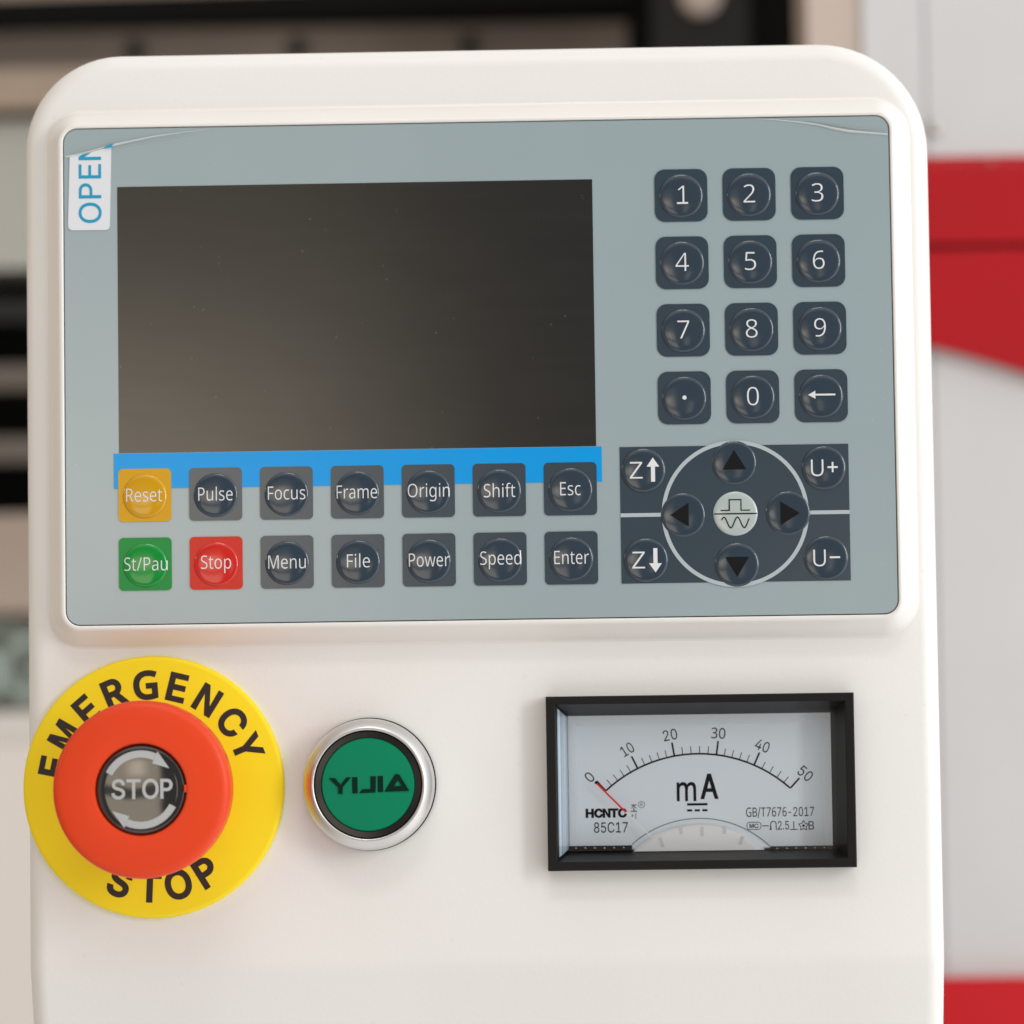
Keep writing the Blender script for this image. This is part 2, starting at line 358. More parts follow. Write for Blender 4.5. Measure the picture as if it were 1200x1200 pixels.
GLYPHS = {
 'N': {
  '/': (298, [[(290,573), (77,0), (8,0), (221,573)]]),
  '0': (459, [[(419,287), (419,253), (417,221), (414,191), (409,163), (401,128), (390,97), (376,70), (359,47), (339,27), (316,12), (290,1), (261,-6), (229,-8), (188,-4), (153,8), (122,27), (97,54), (76,88), (60,129), (51,163), (44,201), (41,243), (39,287), (40,332), (44,373), (50,411), (58,446), (73,486), (93,520), (119,547), (149,566), (186,578), (229,581), (269,578), (304,566), (335,547), (361,520), (382,486), (399,446), (408,411), (414,373), (418,332)], [(110,287), (111,249), (113,215), (116,184), (121,156), (131,125), (143,98), (159,78), (178,64), (202,55), (229,52), (256,55), (279,64), (298,78), (314,98), (326,124), (336,156), (341,184), (345,215), (347,249), (348,287), (347,325), (345,359), (341,390), (336,417), (326,449), (314,475), (298,495), (279,510), (256,518), (229,521), (202,518), (178,510), (159,495), (143,475), (131,449), (121,417), (116,390), (113,359), (111,325)]]),
  '1': (459, [[(285,0), (216,0), (216,400), (216,439), (217,470), (219,499), (196,477), (169,455), (108,405), (71,452), (226,573), (285,573)]]),
  '2': (459, [[(417,0), (38,0), (38,59), (188,210), (261,287), (280,309), (295,331), (306,353), (315,376), (320,399), (322,424), (318,453), (309,477), (294,496), (273,510), (249,518), (221,520), (194,519), (169,514), (147,506), (126,495), (104,482), (83,466), (45,513), (94,548), (113,557), (132,565), (153,572), (174,577), (197,580), (221,581), (255,579), (285,572), (313,562), (336,548), (356,531), (372,510), (384,485), (391,458), (394,428), (392,399), (386,371), (375,344), (361,318), (344,292), (324,267), (247,185), (128,67), (128,64), (417,64)]]),
  '3': (459, [[(395,439), (394,414), (389,392), (381,372), (370,355), (356,339), (340,326), (321,316), (300,307), (277,302), (277,298), (319,290), (353,276), (379,255), (398,229), (409,198), (413,163), (410,131), (403,101), (390,74), (371,50), (348,30), (318,14), (292,4), (263,-3), (230,-7), (193,-8), (164,-7), (136,-5), (110,-1), (85,5), (60,13), (36,23), (36,89), (61,78), (87,69), (114,61), (141,56), (168,52), (194,51), (241,55), (278,65), (305,81), (324,104), (335,132), (339,164), (337,187), (331,206), (320,223), (306,236), (288,247), (265,255), (240,261), (211,264), (179,265), (123,265), (123,326), (180,326), (209,327), (236,332), (259,339), (278,350), (294,362), (307,377), (319,404), (323,434), (320,460), (311,481), (295,498), (274,511), (249,519), (219,521), (190,520), (164,515), (117,498), (75,473), (39,521), (61,537), (87,550), (115,563), (147,573), (181,579), (218,581), (260,578), (296,571), (327,558), (352,540), (376,511), (390,477)]]),
  '4': (459, [[(443,130), (359,130), (359,0), (291,0), (291,130), (17,130), (17,190), (286,576), (359,576), (359,193), (443,193)], [(291,374), (291,412), (293,444), (294,474), (295,500), (292,500), (276,468), (257,438), (86,193), (291,193)]]),
  '5': (459, [[(221,351), (258,349), (292,342), (322,331), (349,316), (371,297), (389,274), (402,247), (410,217), (413,183), (410,145), (402,111), (387,81), (368,54), (343,32), (314,15), (280,2), (242,-5), (199,-8), (170,-7), (142,-4), (116,0), (91,6), (70,14), (51,23), (51,90), (71,79), (95,70), (121,62), (148,57), (174,53), (200,52), (227,54), (252,58), (274,65), (293,76), (310,89), (323,106), (333,126), (339,149), (341,176), (337,210), (325,239), (306,262), (279,279), (243,289), (197,292), (146,288), (99,280), (64,302), (86,573), (373,573), (373,508), (146,508), (132,342), (169,348)]]),
  '6': (459, [[(44,245), (45,278), (47,310), (51,342), (57,374), (64,404), (75,433), (87,461), (103,486), (121,510), (143,530), (168,548), (196,562), (228,572), (265,578), (306,581), (344,579), (377,573), (377,513), (344,520), (308,523), (273,521), (242,515), (216,504), (193,491), (173,474), (158,454), (145,431), (134,407), (127,380), (121,352), (117,322), (115,291), (119,291), (133,309), (150,326), (170,339), (194,350), (213,355), (233,357), (255,358), (287,356), (316,349), (342,338), (365,322), (384,303), (400,279), (412,251), (419,220), (421,184), (419,147), (411,112), (399,82), (382,55), (361,33), (336,15), (307,2), (275,-5), (239,-8), (212,-6), (187,-1), (163,7), (140,19), (119,35), (101,54), (84,76), (70,103), (59,133), (51,166), (46,204)], [(238,51), (270,55), (297,66), (320,84), (337,109), (348,143), (351,184), (348,218), (339,247), (324,271), (302,289), (274,300), (241,303), (217,301), (195,296), (175,287), (150,270), (131,248), (119,223), (115,198), (117,172), (123,146), (133,121), (146,99), (164,79), (185,64), (210,55)]]),
  '7': (459, [[(109,0), (344,508), (35,508), (35,573), (419,573), (419,518), (187,0)]]),
  '8': (459, [[(229,581), (261,579), (291,574), (318,565), (341,553), (362,538), (378,519), (390,497), (398,472), (400,443), (399,421), (394,401), (385,383), (374,367), (361,352), (346,338), (329,325), (310,314), (291,303), (314,291), (335,279), (355,265), (373,250), (389,234), (401,216), (411,196), (417,173), (419,148), (416,118), (408,90), (395,65), (378,44), (356,26), (330,11), (300,1), (267,-6), (231,-8), (192,-6), (157,0), (126,10), (100,24), (78,42), (61,63), (49,87), (42,115), (39,146), (41,171), (47,194), (56,214), (68,232), (82,249), (99,264), (118,277), (138,289), (158,299), (140,310), (123,322), (107,336), (87,358), (71,383), (64,401), (59,422), (58,444), (60,472), (68,497), (80,518), (97,537), (117,552), (141,565), (168,573), (197,579)], [(108,145), (112,119), (121,96), (138,76), (161,60), (192,51), (229,48), (265,51), (295,60), (319,76), (336,96), (346,120), (350,148), (346,174), (335,197), (317,217), (293,235), (274,246), (253,256), (229,265), (217,270), (194,260), (174,249), (157,237), (136,219), (121,197), (111,173)], [(228,524), (200,521), (176,514), (155,502), (139,486), (130,466), (127,441), (130,414), (141,391), (157,373), (179,357), (232,330), (282,357), (302,373), (317,392), (327,414), (330,441), (327,466), (318,486), (302,502), (282,514), (257,521)]]),
  '9': (459, [[(417,328), (416,295), (414,263), (410,231), (405,199), (397,168), (387,139), (374,112), (358,86), (340,63), (318,42), (293,25), (265,11), (232,0), (195,-6), (154,-8), (117,-6), (82,0), (82,60), (115,53), (152,50), (188,52), (218,58), (245,68), (268,82), (287,99), (303,118), (316,141), (327,165), (334,192), (340,221), (344,250), (346,281), (341,281), (327,263), (310,247), (290,233), (266,223), (247,218), (227,215), (204,214), (173,216), (144,223), (118,235), (95,250), (76,270), (61,294), (49,321), (42,352), (40,387), (43,426), (50,460), (63,491), (80,517), (101,540), (127,557), (156,570), (188,578), (223,581), (250,579), (275,574), (299,565), (322,553), (342,537), (361,518), (377,495), (391,469), (402,439), (410,406), (415,369)], [(223,521), (192,518), (165,507), (142,488), (124,463), (113,429), (110,388), (113,354), (122,325), (137,301), (158,284), (186,273), (220,269), (244,271), (266,276), (286,285), (311,303), (330,325), (342,349), (346,374), (344,400), (338,426), (328,451), (315,474), (298,493), (277,508), (252,518)]]),
  'C': (507, [[(323,517), (294,516), (266,510), (241,502), (217,490), (196,474), (178,456), (162,434), (149,410), (139,383), (131,353), (127,321), (125,286), (126,252), (131,220), (138,191), (147,164), (164,132), (186,105), (213,83), (244,68), (281,58), (322,55), (347,56), (371,58), (394,62), (460,78), (460,15), (438,8), (416,2), (393,-2), (369,-6), (342,-7), (312,-8), (270,-6), (232,1), (197,12), (166,28), (139,48), (115,72), (95,99), (78,131), (65,165), (56,203), (51,244), (49,287), (50,319), (53,349), (59,378), (67,406), (81,440), (99,471), (120,499), (145,523), (174,543), (206,559), (242,571), (281,578), (324,581), (353,580), (381,577), (409,572), (435,565), (460,557), (482,547), (453,486), (394,508), (372,513), (348,516)]]),
  'E': (446, [[(398,0), (78,0), (78,573), (398,573), (398,509), (150,509), (150,330), (383,330), (383,268), (150,268), (150,63), (398,63)]]),
  'F': (416, [[(150,0), (78,0), (78,573), (398,573), (398,509), (150,509), (150,306), (383,306), (383,243), (150,243)]]),
  'G': (584, [[(326,302), (524,302), (524,22), (493,12), (462,5), (431,-1), (398,-5), (362,-7), (323,-8), (280,-6), (241,1), (205,12), (173,28), (145,47), (120,71), (98,98), (81,130), (67,164), (57,202), (51,243), (49,286), (51,330), (58,370), (69,407), (84,442), (104,473), (127,500), (154,524), (186,544), (220,560), (259,571), (300,578), (346,581), (377,580), (407,577), (437,572), (465,565), (491,557), (516,547), (489,484), (468,493), (445,501), (421,508), (395,513), (369,516), (342,517), (309,515), (278,510), (250,501), (225,489), (195,468), (170,441), (150,409), (139,382), (131,353), (126,321), (124,286), (126,253), (130,222), (137,193), (146,166), (164,133), (187,106), (216,84), (241,71), (270,62), (303,56), (340,55), (404,59), (452,68), (452,238), (326,238)]]),
  'I': (272, [[(239,0), (32,0), (32,42), (99,57), (99,515), (32,531), (32,573), (239,573), (239,531), (172,515), (172,57), (239,42)]]),
  'M': (727, [[(330,0), (142,502), (139,502), (142,461), (144,407), (144,347), (144,0), (78,0), (78,573), (184,573), (361,103), (364,103), (544,573), (650,573), (650,0), (578,0), (578,352), (579,408), (581,460), (584,501), (581,501), (390,0)]]),
  'N': (609, [[(532,0), (447,0), (141,476), (138,476), (141,432), (143,378), (144,320), (144,0), (78,0), (78,573), (161,573), (467,99), (470,99), (468,137), (466,193), (464,249), (464,573), (532,573)]]),
  'O': (626, [[(577,287), (576,255), (573,224), (568,194), (561,166), (547,132), (531,101), (510,73), (486,49), (459,29), (428,13), (393,1), (355,-6), (314,-8), (271,-6), (232,1), (196,13), (165,29), (138,49), (114,73), (94,101), (78,132), (65,167), (58,195), (53,224), (50,255), (49,288), (51,331), (56,370), (65,408), (78,442), (94,473), (114,500), (138,524), (166,545), (197,561), (232,572), (271,579), (314,581), (356,579), (393,572), (428,561), (459,545), (486,525), (510,501), (530,473), (547,442), (560,408), (570,370), (576,330)], [(125,287), (126,252), (130,220), (136,190), (145,163), (161,131), (182,104), (207,83), (238,67), (273,58), (314,55), (354,58), (390,67), (420,83), (445,104), (465,131), (481,163), (490,190), (496,220), (500,252), (501,287), (498,338), (490,384), (476,423), (456,457), (431,484), (398,503), (360,514), (314,518), (274,515), (238,506), (207,490), (182,469), (161,443), (145,411), (136,384), (130,354), (126,322)]]),
  'P': (485, [[(229,573), (282,570), (326,562), (363,548), (393,528), (415,504), (431,475), (441,442), (444,404), (443,381), (439,358), (433,336), (423,316), (411,296), (395,278), (375,262), (351,249), (324,238), (292,230), (256,225), (216,223), (150,223), (150,0), (78,0), (78,573)], [(223,511), (150,511), (150,285), (208,285), (242,286), (272,290), (298,296), (320,306), (338,318), (352,334), (362,352), (368,375), (370,401), (366,435), (354,462), (334,484), (306,499), (269,508)]]),
  'R': (499, [[(236,573), (281,571), (320,565), (353,555), (381,540), (404,522), (422,500), (434,474), (442,444), (444,410), (442,381), (437,356), (427,334), (415,315), (401,298), (385,285), (367,274), (349,264), (330,257), (487,0), (403,0), (264,237), (150,237), (150,0), (78,0), (78,573)], [(232,510), (150,510), (150,298), (236,298), (278,301), (312,310), (338,325), (355,347), (366,374), (370,407), (368,430), (363,450), (355,467), (336,486), (310,500), (287,505), (261,509)]]),
  'S': (440, [[(403,153), (400,121), (392,92), (378,66), (359,44), (335,26), (307,11), (274,1), (238,-6), (198,-8), (137,-5), (83,4), (41,19), (41,88), (62,80), (86,72), (113,65), (142,59), (171,56), (201,55), (228,56), (252,60), (273,66), (298,79), (316,98), (327,120), (330,147), (327,173), (318,194), (302,213), (277,230), (255,241), (228,252), (196,265), (131,294), (106,311), (85,330), (69,351), (57,375), (52,393), (49,413), (48,435), (51,464), (58,490), (71,513), (89,533), (110,550), (136,563), (165,573), (197,579), (231,581), (262,580), (290,577), (318,572), (343,565), (367,558), (389,549), (366,487), (302,508), (278,513), (254,516), (229,517), (207,516), (187,513), (169,507), (148,494), (133,478), (124,457), (121,434), (124,407), (133,386), (149,367), (172,351), (193,341), (217,330), (246,318), (278,306), (307,293), (332,279), (353,264), (371,247), (385,228), (395,206), (401,181)]]),
  'U': (586, [[(513,202), (511,164), (503,128), (489,95), (470,65), (446,40), (416,20), (389,8), (360,-1), (327,-6), (290,-8), (240,-4), (196,7), (159,25), (128,50), (104,82), (86,118), (76,158), (72,204), (72,573), (144,573), (144,201), (148,158), (161,122), (182,93), (211,72), (248,59), (294,55), (327,57), (355,63), (379,73), (399,88), (415,105), (427,126), (435,149), (440,174), (442,202), (442,573), (513,573)]]),
  'Y': (454, [[(227,291), (376,573), (454,573), (263,222), (263,0), (191,0), (191,219), (0,573), (79,573)]]),
  'Z': (459, [[(427,0), (30,0), (30,55), (332,508), (40,508), (40,573), (419,573), (419,518), (118,64), (427,64)]]),
  'a': (450, [[(231,437), (268,435), (299,428), (326,418), (347,403), (368,375), (381,338), (385,293), (385,0), (334,0), (320,61), (317,61), (298,40), (279,22), (258,9), (234,-1), (216,-5), (195,-7), (172,-8), (148,-7), (124,-2), (103,6), (84,16), (68,30), (55,48), (45,68), (39,92), (37,119), (43,159), (59,192), (87,219), (116,234), (152,245), (194,253), (243,257), (316,259), (316,285), (313,317), (306,342), (293,359), (275,371), (253,378), (227,380), (205,379), (183,376), (163,370), (106,347), (84,400), (104,410), (126,419), (151,426), (177,432), (204,436)], [(252,208), (204,203), (167,195), (141,182), (124,165), (113,144), (110,119), (115,87), (132,66), (157,53), (188,49), (223,52), (253,62), (279,79), (299,103), (311,134), (315,172), (315,210)]]),
  'b': (493, [[(139,461), (138,410), (135,373), (139,373), (153,390), (169,405), (189,419), (213,429), (240,435), (272,437), (310,434), (344,423), (374,406), (401,381), (422,350), (437,312), (446,267), (449,215), (448,180), (444,147), (437,118), (427,91), (410,61), (390,36), (365,17), (337,3), (306,-5), (272,-8), (240,-6), (213,0), (189,10), (169,24), (153,38), (139,55), (133,55), (119,0), (68,0), (68,609), (139,609)], [(260,379), (231,377), (207,371), (188,361), (172,348), (159,330), (150,308), (144,282), (140,252), (139,217), (139,214), (140,177), (145,144), (153,116), (165,93), (187,69), (219,55), (261,51), (297,55), (325,69), (348,93), (360,117), (369,145), (374,178), (376,216), (374,254), (369,287), (360,315), (348,338), (325,360), (296,374)]]),
  'c': (385, [[(241,-8), (204,-5), (170,2), (139,15), (112,34), (88,58), (69,87), (58,114), (50,143), (46,176), (44,213), (46,250), (51,284), (59,315), (71,342), (90,372), (114,396), (142,415), (174,428), (208,435), (245,438), (267,437), (288,435), (309,431), (336,424), (358,415), (337,356), (292,370), (244,376), (217,374), (193,368), (172,358), (155,343), (141,325), (131,303), (123,277), (119,247), (117,213), (119,181), (123,152), (131,126), (141,104), (155,86), (172,71), (191,61), (214,55), (240,53), (262,54), (283,56), (302,60), (351,78), (351,15), (328,5), (304,-2), (285,-5), (264,-7)]]),
  'd': (493, [[(221,-8), (182,-5), (148,6), (118,23), (92,48), (71,79), (56,117), (47,162), (44,214), (47,266), (56,311), (71,350), (93,381), (119,406), (149,424), (183,434), (221,438), (253,436), (280,429), (303,420), (323,407), (340,391), (354,374), (359,374), (356,405), (354,438), (354,609), (425,609), (425,0), (368,0), (358,58), (354,58), (340,40), (323,24), (303,11), (279,1), (252,-6)], [(232,51), (273,55), (305,67), (328,88), (343,117), (352,154), (355,200), (355,213), (354,251), (349,284), (340,313), (329,336), (306,360), (274,375), (231,379), (196,374), (168,359), (146,334), (133,309), (124,281), (119,249), (117,213), (119,176), (124,144), (133,116), (146,93), (168,69), (197,55)]]),
  'e': (452, [[(234,438), (269,435), (301,427), (329,414), (354,396), (374,373), (390,346), (402,315), (409,281), (411,244), (411,201), (117,201), (122,157), (134,119), (154,90), (181,69), (215,56), (254,52), (280,53), (305,56), (327,60), (392,82), (392,20), (370,11), (349,4), (327,-1), (304,-5), (279,-7), (251,-8), (212,-5), (176,3), (143,17), (114,36), (90,61), (70,91), (59,117), (51,146), (46,177), (44,212), (46,246), (50,277), (57,306), (68,333), (86,364), (108,390), (134,411), (164,426), (198,435)], [(233,380), (202,377), (175,366), (154,348), (137,323), (125,293), (119,257), (338,257), (336,281), (333,302), (326,322), (312,346), (292,364), (276,373), (256,378)]]),
  'f': (276, [[(266,375), (158,375), (158,0), (87,0), (87,375), (12,375), (12,408), (87,432), (87,457), (89,492), (95,522), (104,547), (116,568), (132,585), (152,597), (174,606), (199,612), (227,613), (274,609), (310,599), (292,544), (262,552), (228,556), (197,550), (175,532), (166,513), (160,489), (158,458), (158,430), (266,430)]]),
  'g': (493, [[(221,438), (248,436), (273,431), (297,422), (319,409), (338,393), (355,373), (359,373), (369,430), (425,430), (425,-7), (423,-46), (416,-80), (404,-109), (388,-135), (367,-155), (341,-172), (310,-183), (274,-190), (233,-192), (202,-192), (174,-189), (147,-186), (122,-180), (99,-174), (78,-165), (78,-100), (99,-110), (123,-118), (149,-125), (177,-130), (206,-133), (237,-134), (271,-130), (300,-119), (324,-101), (341,-77), (352,-48), (355,-13), (355,4), (356,32), (358,57), (354,57), (338,37), (320,21), (299,8), (275,-1), (250,-6), (221,-8), (182,-4), (147,7), (117,25), (91,51), (70,83), (56,121), (47,164), (44,214), (47,263), (56,306), (70,344), (91,377), (117,404), (147,423), (181,434)], [(230,379), (207,376), (187,370), (169,359), (153,344), (140,326), (130,303), (123,277), (119,247), (117,213), (119,176), (124,143), (134,115), (146,92), (169,68), (197,54), (232,50), (262,52), (288,58), (309,69), (326,85), (340,105), (349,131), (353,151), (355,173), (356,197), (356,214), (355,251), (350,282), (343,309), (332,331), (319,348), (302,362), (281,371), (257,377)]]),
  'h': (496, [[(139,431), (138,399), (135,370), (140,370), (155,391), (174,407), (196,420), (221,429), (247,435), (273,437), (306,435), (335,430), (360,421), (382,408), (399,391), (413,370), (423,344), (429,314), (431,280), (431,0), (361,0), (361,275), (358,307), (351,333), (338,353), (319,367), (295,376), (265,379), (235,377), (210,370), (189,360), (173,347), (160,329), (150,308), (144,283), (140,254), (139,222), (139,0), (68,0), (68,609), (139,609)]]),
  'i': (207, [[(139,430), (139,0), (68,0), (68,430)], [(104,591), (119,588), (133,580), (142,566), (145,546), (142,526), (133,512), (119,504), (104,501), (88,504), (75,512), (66,526), (63,546), (66,566), (75,580), (88,588)]]),
  'k': (428, [[(138,291), (137,257), (135,221), (138,221), (152,240), (172,264), (189,285), (326,430), (409,430), (235,246), (421,0), (336,0), (187,200), (138,158), (138,0), (68,0), (68,609), (138,609)]]),
  'l': (207, [[(139,0), (68,0), (68,609), (139,609)]]),
  'm': (750, [[(540,438), (584,434), (621,421), (649,401), (665,379), (676,352), (683,319), (685,280), (685,0), (615,0), (615,277), (613,308), (606,333), (594,353), (577,367), (555,376), (528,379), (490,374), (460,362), (438,342), (423,315), (414,280), (411,237), (411,0), (342,0), (342,277), (339,308), (332,333), (320,353), (303,367), (281,376), (253,379), (227,377), (204,370), (185,360), (170,347), (158,329), (150,308), (144,283), (140,255), (139,223), (139,0), (68,0), (68,430), (125,430), (136,371), (140,371), (155,392), (173,409), (194,422), (217,431), (241,436), (266,438), (298,436), (325,430), (349,420), (369,406), (386,388), (398,366), (402,366), (418,388), (438,406), (461,420), (486,430), (512,436)]]),
  'n': (496, [[(275,438), (311,436), (343,429), (369,417), (391,401), (409,379), (421,352), (428,319), (431,280), (431,0), (361,0), (361,275), (358,307), (351,333), (338,353), (319,367), (295,376), (265,379), (222,374), (189,361), (166,338), (151,308), (142,269), (139,223), (139,0), (68,0), (68,430), (125,430), (136,371), (140,371), (156,392), (175,409), (198,422), (222,431), (248,436)]]),
  'o': (485, [[(442,216), (440,181), (436,150), (428,121), (417,95), (404,71), (388,51), (369,33), (348,18), (324,7), (299,-1), (271,-6), (241,-8), (214,-6), (188,-1), (163,7), (140,18), (119,33), (100,51), (84,71), (70,95), (59,121), (51,150), (46,181), (44,216), (46,250), (50,282), (58,310), (68,336), (87,367), (110,392), (137,412), (169,426), (204,435), (244,438), (281,435), (316,426), (347,412), (374,392), (398,367), (417,336), (428,310), (436,282), (440,250)], [(117,216), (119,184), (123,154), (130,128), (141,105), (155,86), (172,71), (192,59), (216,53), (243,51), (270,53), (294,59), (314,71), (331,86), (345,105), (356,128), (363,154), (367,184), (369,216), (367,248), (363,277), (355,303), (345,325), (331,344), (314,359), (294,370), (270,376), (242,379), (202,374), (171,359), (147,335), (134,311), (124,284), (119,252)]]),
  'p': (493, [[(273,438), (310,434), (344,424), (374,407), (401,383), (422,351), (437,313), (446,268), (449,216), (448,181), (444,148), (437,119), (427,93), (410,62), (390,37), (365,17), (337,3), (306,-5), (272,-8), (241,-6), (213,1), (190,11), (170,24), (139,55), (134,55), (137,20), (139,-16), (139,-192), (68,-192), (68,430), (126,430), (136,371), (139,371), (153,389), (170,405), (189,419), (213,429), (231,434), (251,437)], [(260,379), (233,377), (210,371), (190,362), (174,349), (161,333), (152,313), (145,289), (141,261), (139,229), (139,216), (140,182), (144,152), (150,126), (159,103), (172,85), (188,70), (208,59), (233,53), (261,51), (286,53), (308,60), (326,72), (341,88), (354,108), (364,131), (371,157), (375,186), (376,217), (374,252), (369,283), (360,310), (348,334), (325,359), (296,374)]]),
  'r': (331, [[(269,438), (295,437), (319,433), (310,368), (287,372), (264,374), (240,371), (217,363), (195,351), (176,334), (161,313), (149,289), (143,270), (140,251), (139,229), (139,0), (68,0), (68,430), (126,430), (134,351), (137,351), (152,374), (170,395), (191,413), (214,426), (240,435)]]),
  's': (384, [[(348,119), (346,92), (339,69), (327,49), (311,32), (292,18), (268,6), (241,-2), (210,-6), (176,-8), (148,-7), (122,-5), (99,-1), (78,5), (59,11), (42,19), (42,83), (104,60), (128,54), (153,50), (178,49), (211,51), (236,57), (256,66), (274,86), (280,112), (278,128), (271,141), (259,154), (239,167), (174,196), (103,228), (76,245), (57,266), (45,292), (41,324), (46,358), (61,386), (85,408), (109,421), (137,430), (168,436), (202,438), (228,437), (252,434), (275,430), (298,424), (319,417), (339,409), (315,353), (258,372), (238,377), (218,379), (197,380), (171,379), (149,374), (131,366), (114,350), (108,328), (111,312), (119,298), (133,286), (154,274), (219,246), (289,215), (314,197), (333,176), (344,150)]]),
  't': (289, [[(212,50), (245,53), (272,59), (272,5), (240,-4), (200,-8), (178,-7), (157,-3), (138,4), (120,13), (104,27), (91,44), (82,66), (76,93), (74,125), (74,375), (13,375), (13,409), (75,437), (103,528), (144,528), (144,430), (269,430), (269,375), (144,375), (144,127), (146,103), (153,83), (163,69), (185,54)]]),
  'u': (496, [[(427,430), (427,0), (370,0), (359,57), (356,57), (340,36), (321,20), (298,8), (273,-1), (247,-6), (220,-8), (187,-6), (159,-1), (134,8), (112,21), (95,38), (81,59), (71,85), (65,114), (63,148), (63,430), (135,430), (135,153), (137,122), (145,96), (158,76), (176,62), (200,53), (230,51), (260,53), (285,59), (306,69), (323,82), (336,100), (345,121), (352,146), (356,175), (357,206), (357,430)]]),
  'w': (630, [[(346,243), (336,276), (328,308), (321,335), (316,357), (313,357), (308,335), (302,307), (294,275), (284,242), (207,1), (127,1), (9,431), (82,431), (141,201), (153,154), (163,109), (169,73), (172,73), (178,97), (185,128), (193,160), (201,188), (277,431), (354,431), (428,188), (440,149), (451,109), (457,74), (460,74), (466,108), (477,153), (489,201), (549,431), (621,431), (502,1), (419,1)]]),
 },
 'I': {
  '-': (453, [[(337,244), (337,188), (114,188), (114,244)]]),
  '.': (188, [[(95,-4), (78,-1), (63,9), (53,24), (50,41), (53,59), (63,73), (78,83), (95,87), (113,83), (128,73), (138,59), (141,41), (138,24), (128,9), (113,-1)]]),
  '/': (249, [[(235,533), (71,-76), (14,-76), (178,533)]]),
  '0': (453, [[(227,-7), (191,-3), (158,7), (130,24), (105,48), (85,77), (69,113), (60,144), (53,178), (49,214), (48,254), (49,294), (53,330), (60,364), (69,395), (85,431), (106,461), (130,484), (159,502), (191,512), (227,516), (262,512), (295,502), (323,484), (348,461), (368,431), (384,395), (393,364), (400,330), (404,294), (405,254), (404,214), (400,178), (393,144), (384,113), (368,77), (348,48), (323,24), (295,7), (263,-3)], [(227,50), (250,52), (271,60), (290,74), (306,92), (320,116), (330,144), (338,176), (342,213), (344,254), (342,295), (338,332), (330,365), (320,393), (306,416), (290,435), (271,449), (250,457), (227,460), (203,457), (182,449), (163,435), (147,416), (134,393), (123,365), (115,332), (111,295), (109,254), (111,213), (115,176), (123,144), (134,116), (147,92), (163,74), (182,60), (203,52)]]),
  '1': (453, [[(76,0), (76,55), (391,55), (391,0)], [(276,509), (276,0), (212,0), (212,448), (209,448), (86,358), (86,427), (198,509)]]),
  '2': (453, [[(64,0), (64,47), (234,229), (282,282), (299,305), (311,327), (318,348), (320,371), (317,397), (308,419), (293,436), (273,449), (250,457), (224,460), (196,457), (172,447), (153,433), (139,413), (130,390), (127,362), (66,362), (68,391), (75,418), (86,442), (102,464), (121,482), (143,496), (168,507), (196,513), (225,516), (254,513), (281,507), (306,497), (328,482), (346,465), (361,445), (372,423), (379,398), (381,372), (378,345), (371,318), (363,299), (351,280), (336,259), (267,180), (153,60), (153,57), (389,57), (389,0)]]),
  '4': (453, [[(40,105), (40,158), (247,509), (311,509), (109,166), (109,163), (413,163), (413,105)], [(282,0), (282,121), (282,146), (282,318), (343,318), (343,0)]]),
  '5': (453, [[(221,-7), (192,-5), (165,1), (140,11), (118,25), (99,41), (83,60), (71,82), (63,105), (60,130), (122,130), (127,108), (138,89), (154,73), (173,60), (196,52), (221,50), (250,53), (276,64), (298,82), (314,104), (324,131), (328,162), (326,183), (321,203), (314,221), (297,244), (275,262), (248,273), (218,277), (192,275), (167,268), (145,258), (128,246), (67,253), (96,509), (366,509), (366,452), (151,452), (134,301), (136,301), (155,315), (178,325), (203,331), (229,334), (252,332), (274,328), (294,321), (313,311), (330,299), (345,285), (358,269), (370,251), (379,231), (386,210), (390,187), (391,163), (388,132), (381,102), (369,76), (352,52), (332,32), (309,15), (282,3), (253,-4)]]),
  '7': (453, [[(97,0), (323,448), (323,452), (62,452), (62,509), (391,509), (391,449), (165,0)]]),
  '8': (453, [[(226,-7), (193,-5), (163,1), (136,11), (111,25), (91,42), (74,62), (62,84), (54,109), (52,135), (53,156), (58,176), (65,195), (81,220), (101,241), (125,256), (153,265), (153,267), (129,276), (109,289), (93,308), (80,330), (73,354), (70,380), (73,405), (79,429), (90,450), (106,469), (124,485), (146,498), (170,508), (197,514), (226,516), (255,514), (282,508), (306,498), (328,485), (346,469), (361,450), (373,429), (379,405), (382,380), (379,354), (372,330), (359,308), (343,289), (323,276), (300,267), (300,265), (327,256), (351,241), (372,220), (387,195), (395,176), (399,156), (401,135), (398,109), (391,84), (378,62), (362,42), (341,25), (317,11), (289,1), (259,-5)], [(226,49), (258,52), (285,60), (307,74), (323,91), (333,113), (337,139), (333,165), (322,189), (305,208), (283,223), (256,232), (226,235), (196,232), (169,223), (147,208), (130,189), (119,165), (115,139), (119,113), (129,91), (145,74), (167,60), (185,54), (205,50)], [(226,290), (252,292), (274,300), (293,313), (307,330), (316,351), (319,376), (316,399), (308,420), (294,437), (275,449), (252,457), (226,460), (200,457), (177,449), (159,437), (145,420), (136,399), (133,376), (136,351), (145,330), (159,313), (178,300), (201,292)]]),
  'B': (456, [[(60,0), (60,509), (241,509), (274,507), (304,501), (329,491), (350,477), (367,461), (381,442), (390,421), (396,398), (398,374), (395,344), (387,320), (373,301), (356,286), (336,275), (315,267), (315,262), (339,257), (363,245), (385,227), (402,203), (411,184), (416,161), (418,136), (416,111), (410,88), (400,67), (386,48), (368,31), (344,18), (317,8), (284,2), (247,0)], [(125,57), (245,57), (281,60), (309,67), (330,80), (344,96), (353,115), (355,137), (352,161), (342,184), (327,203), (306,218), (279,228), (248,231), (125,231)], [(125,285), (238,285), (265,288), (288,296), (308,309), (323,326), (333,348), (336,372), (333,393), (326,412), (313,429), (294,442), (270,449), (240,452), (125,452)]]),
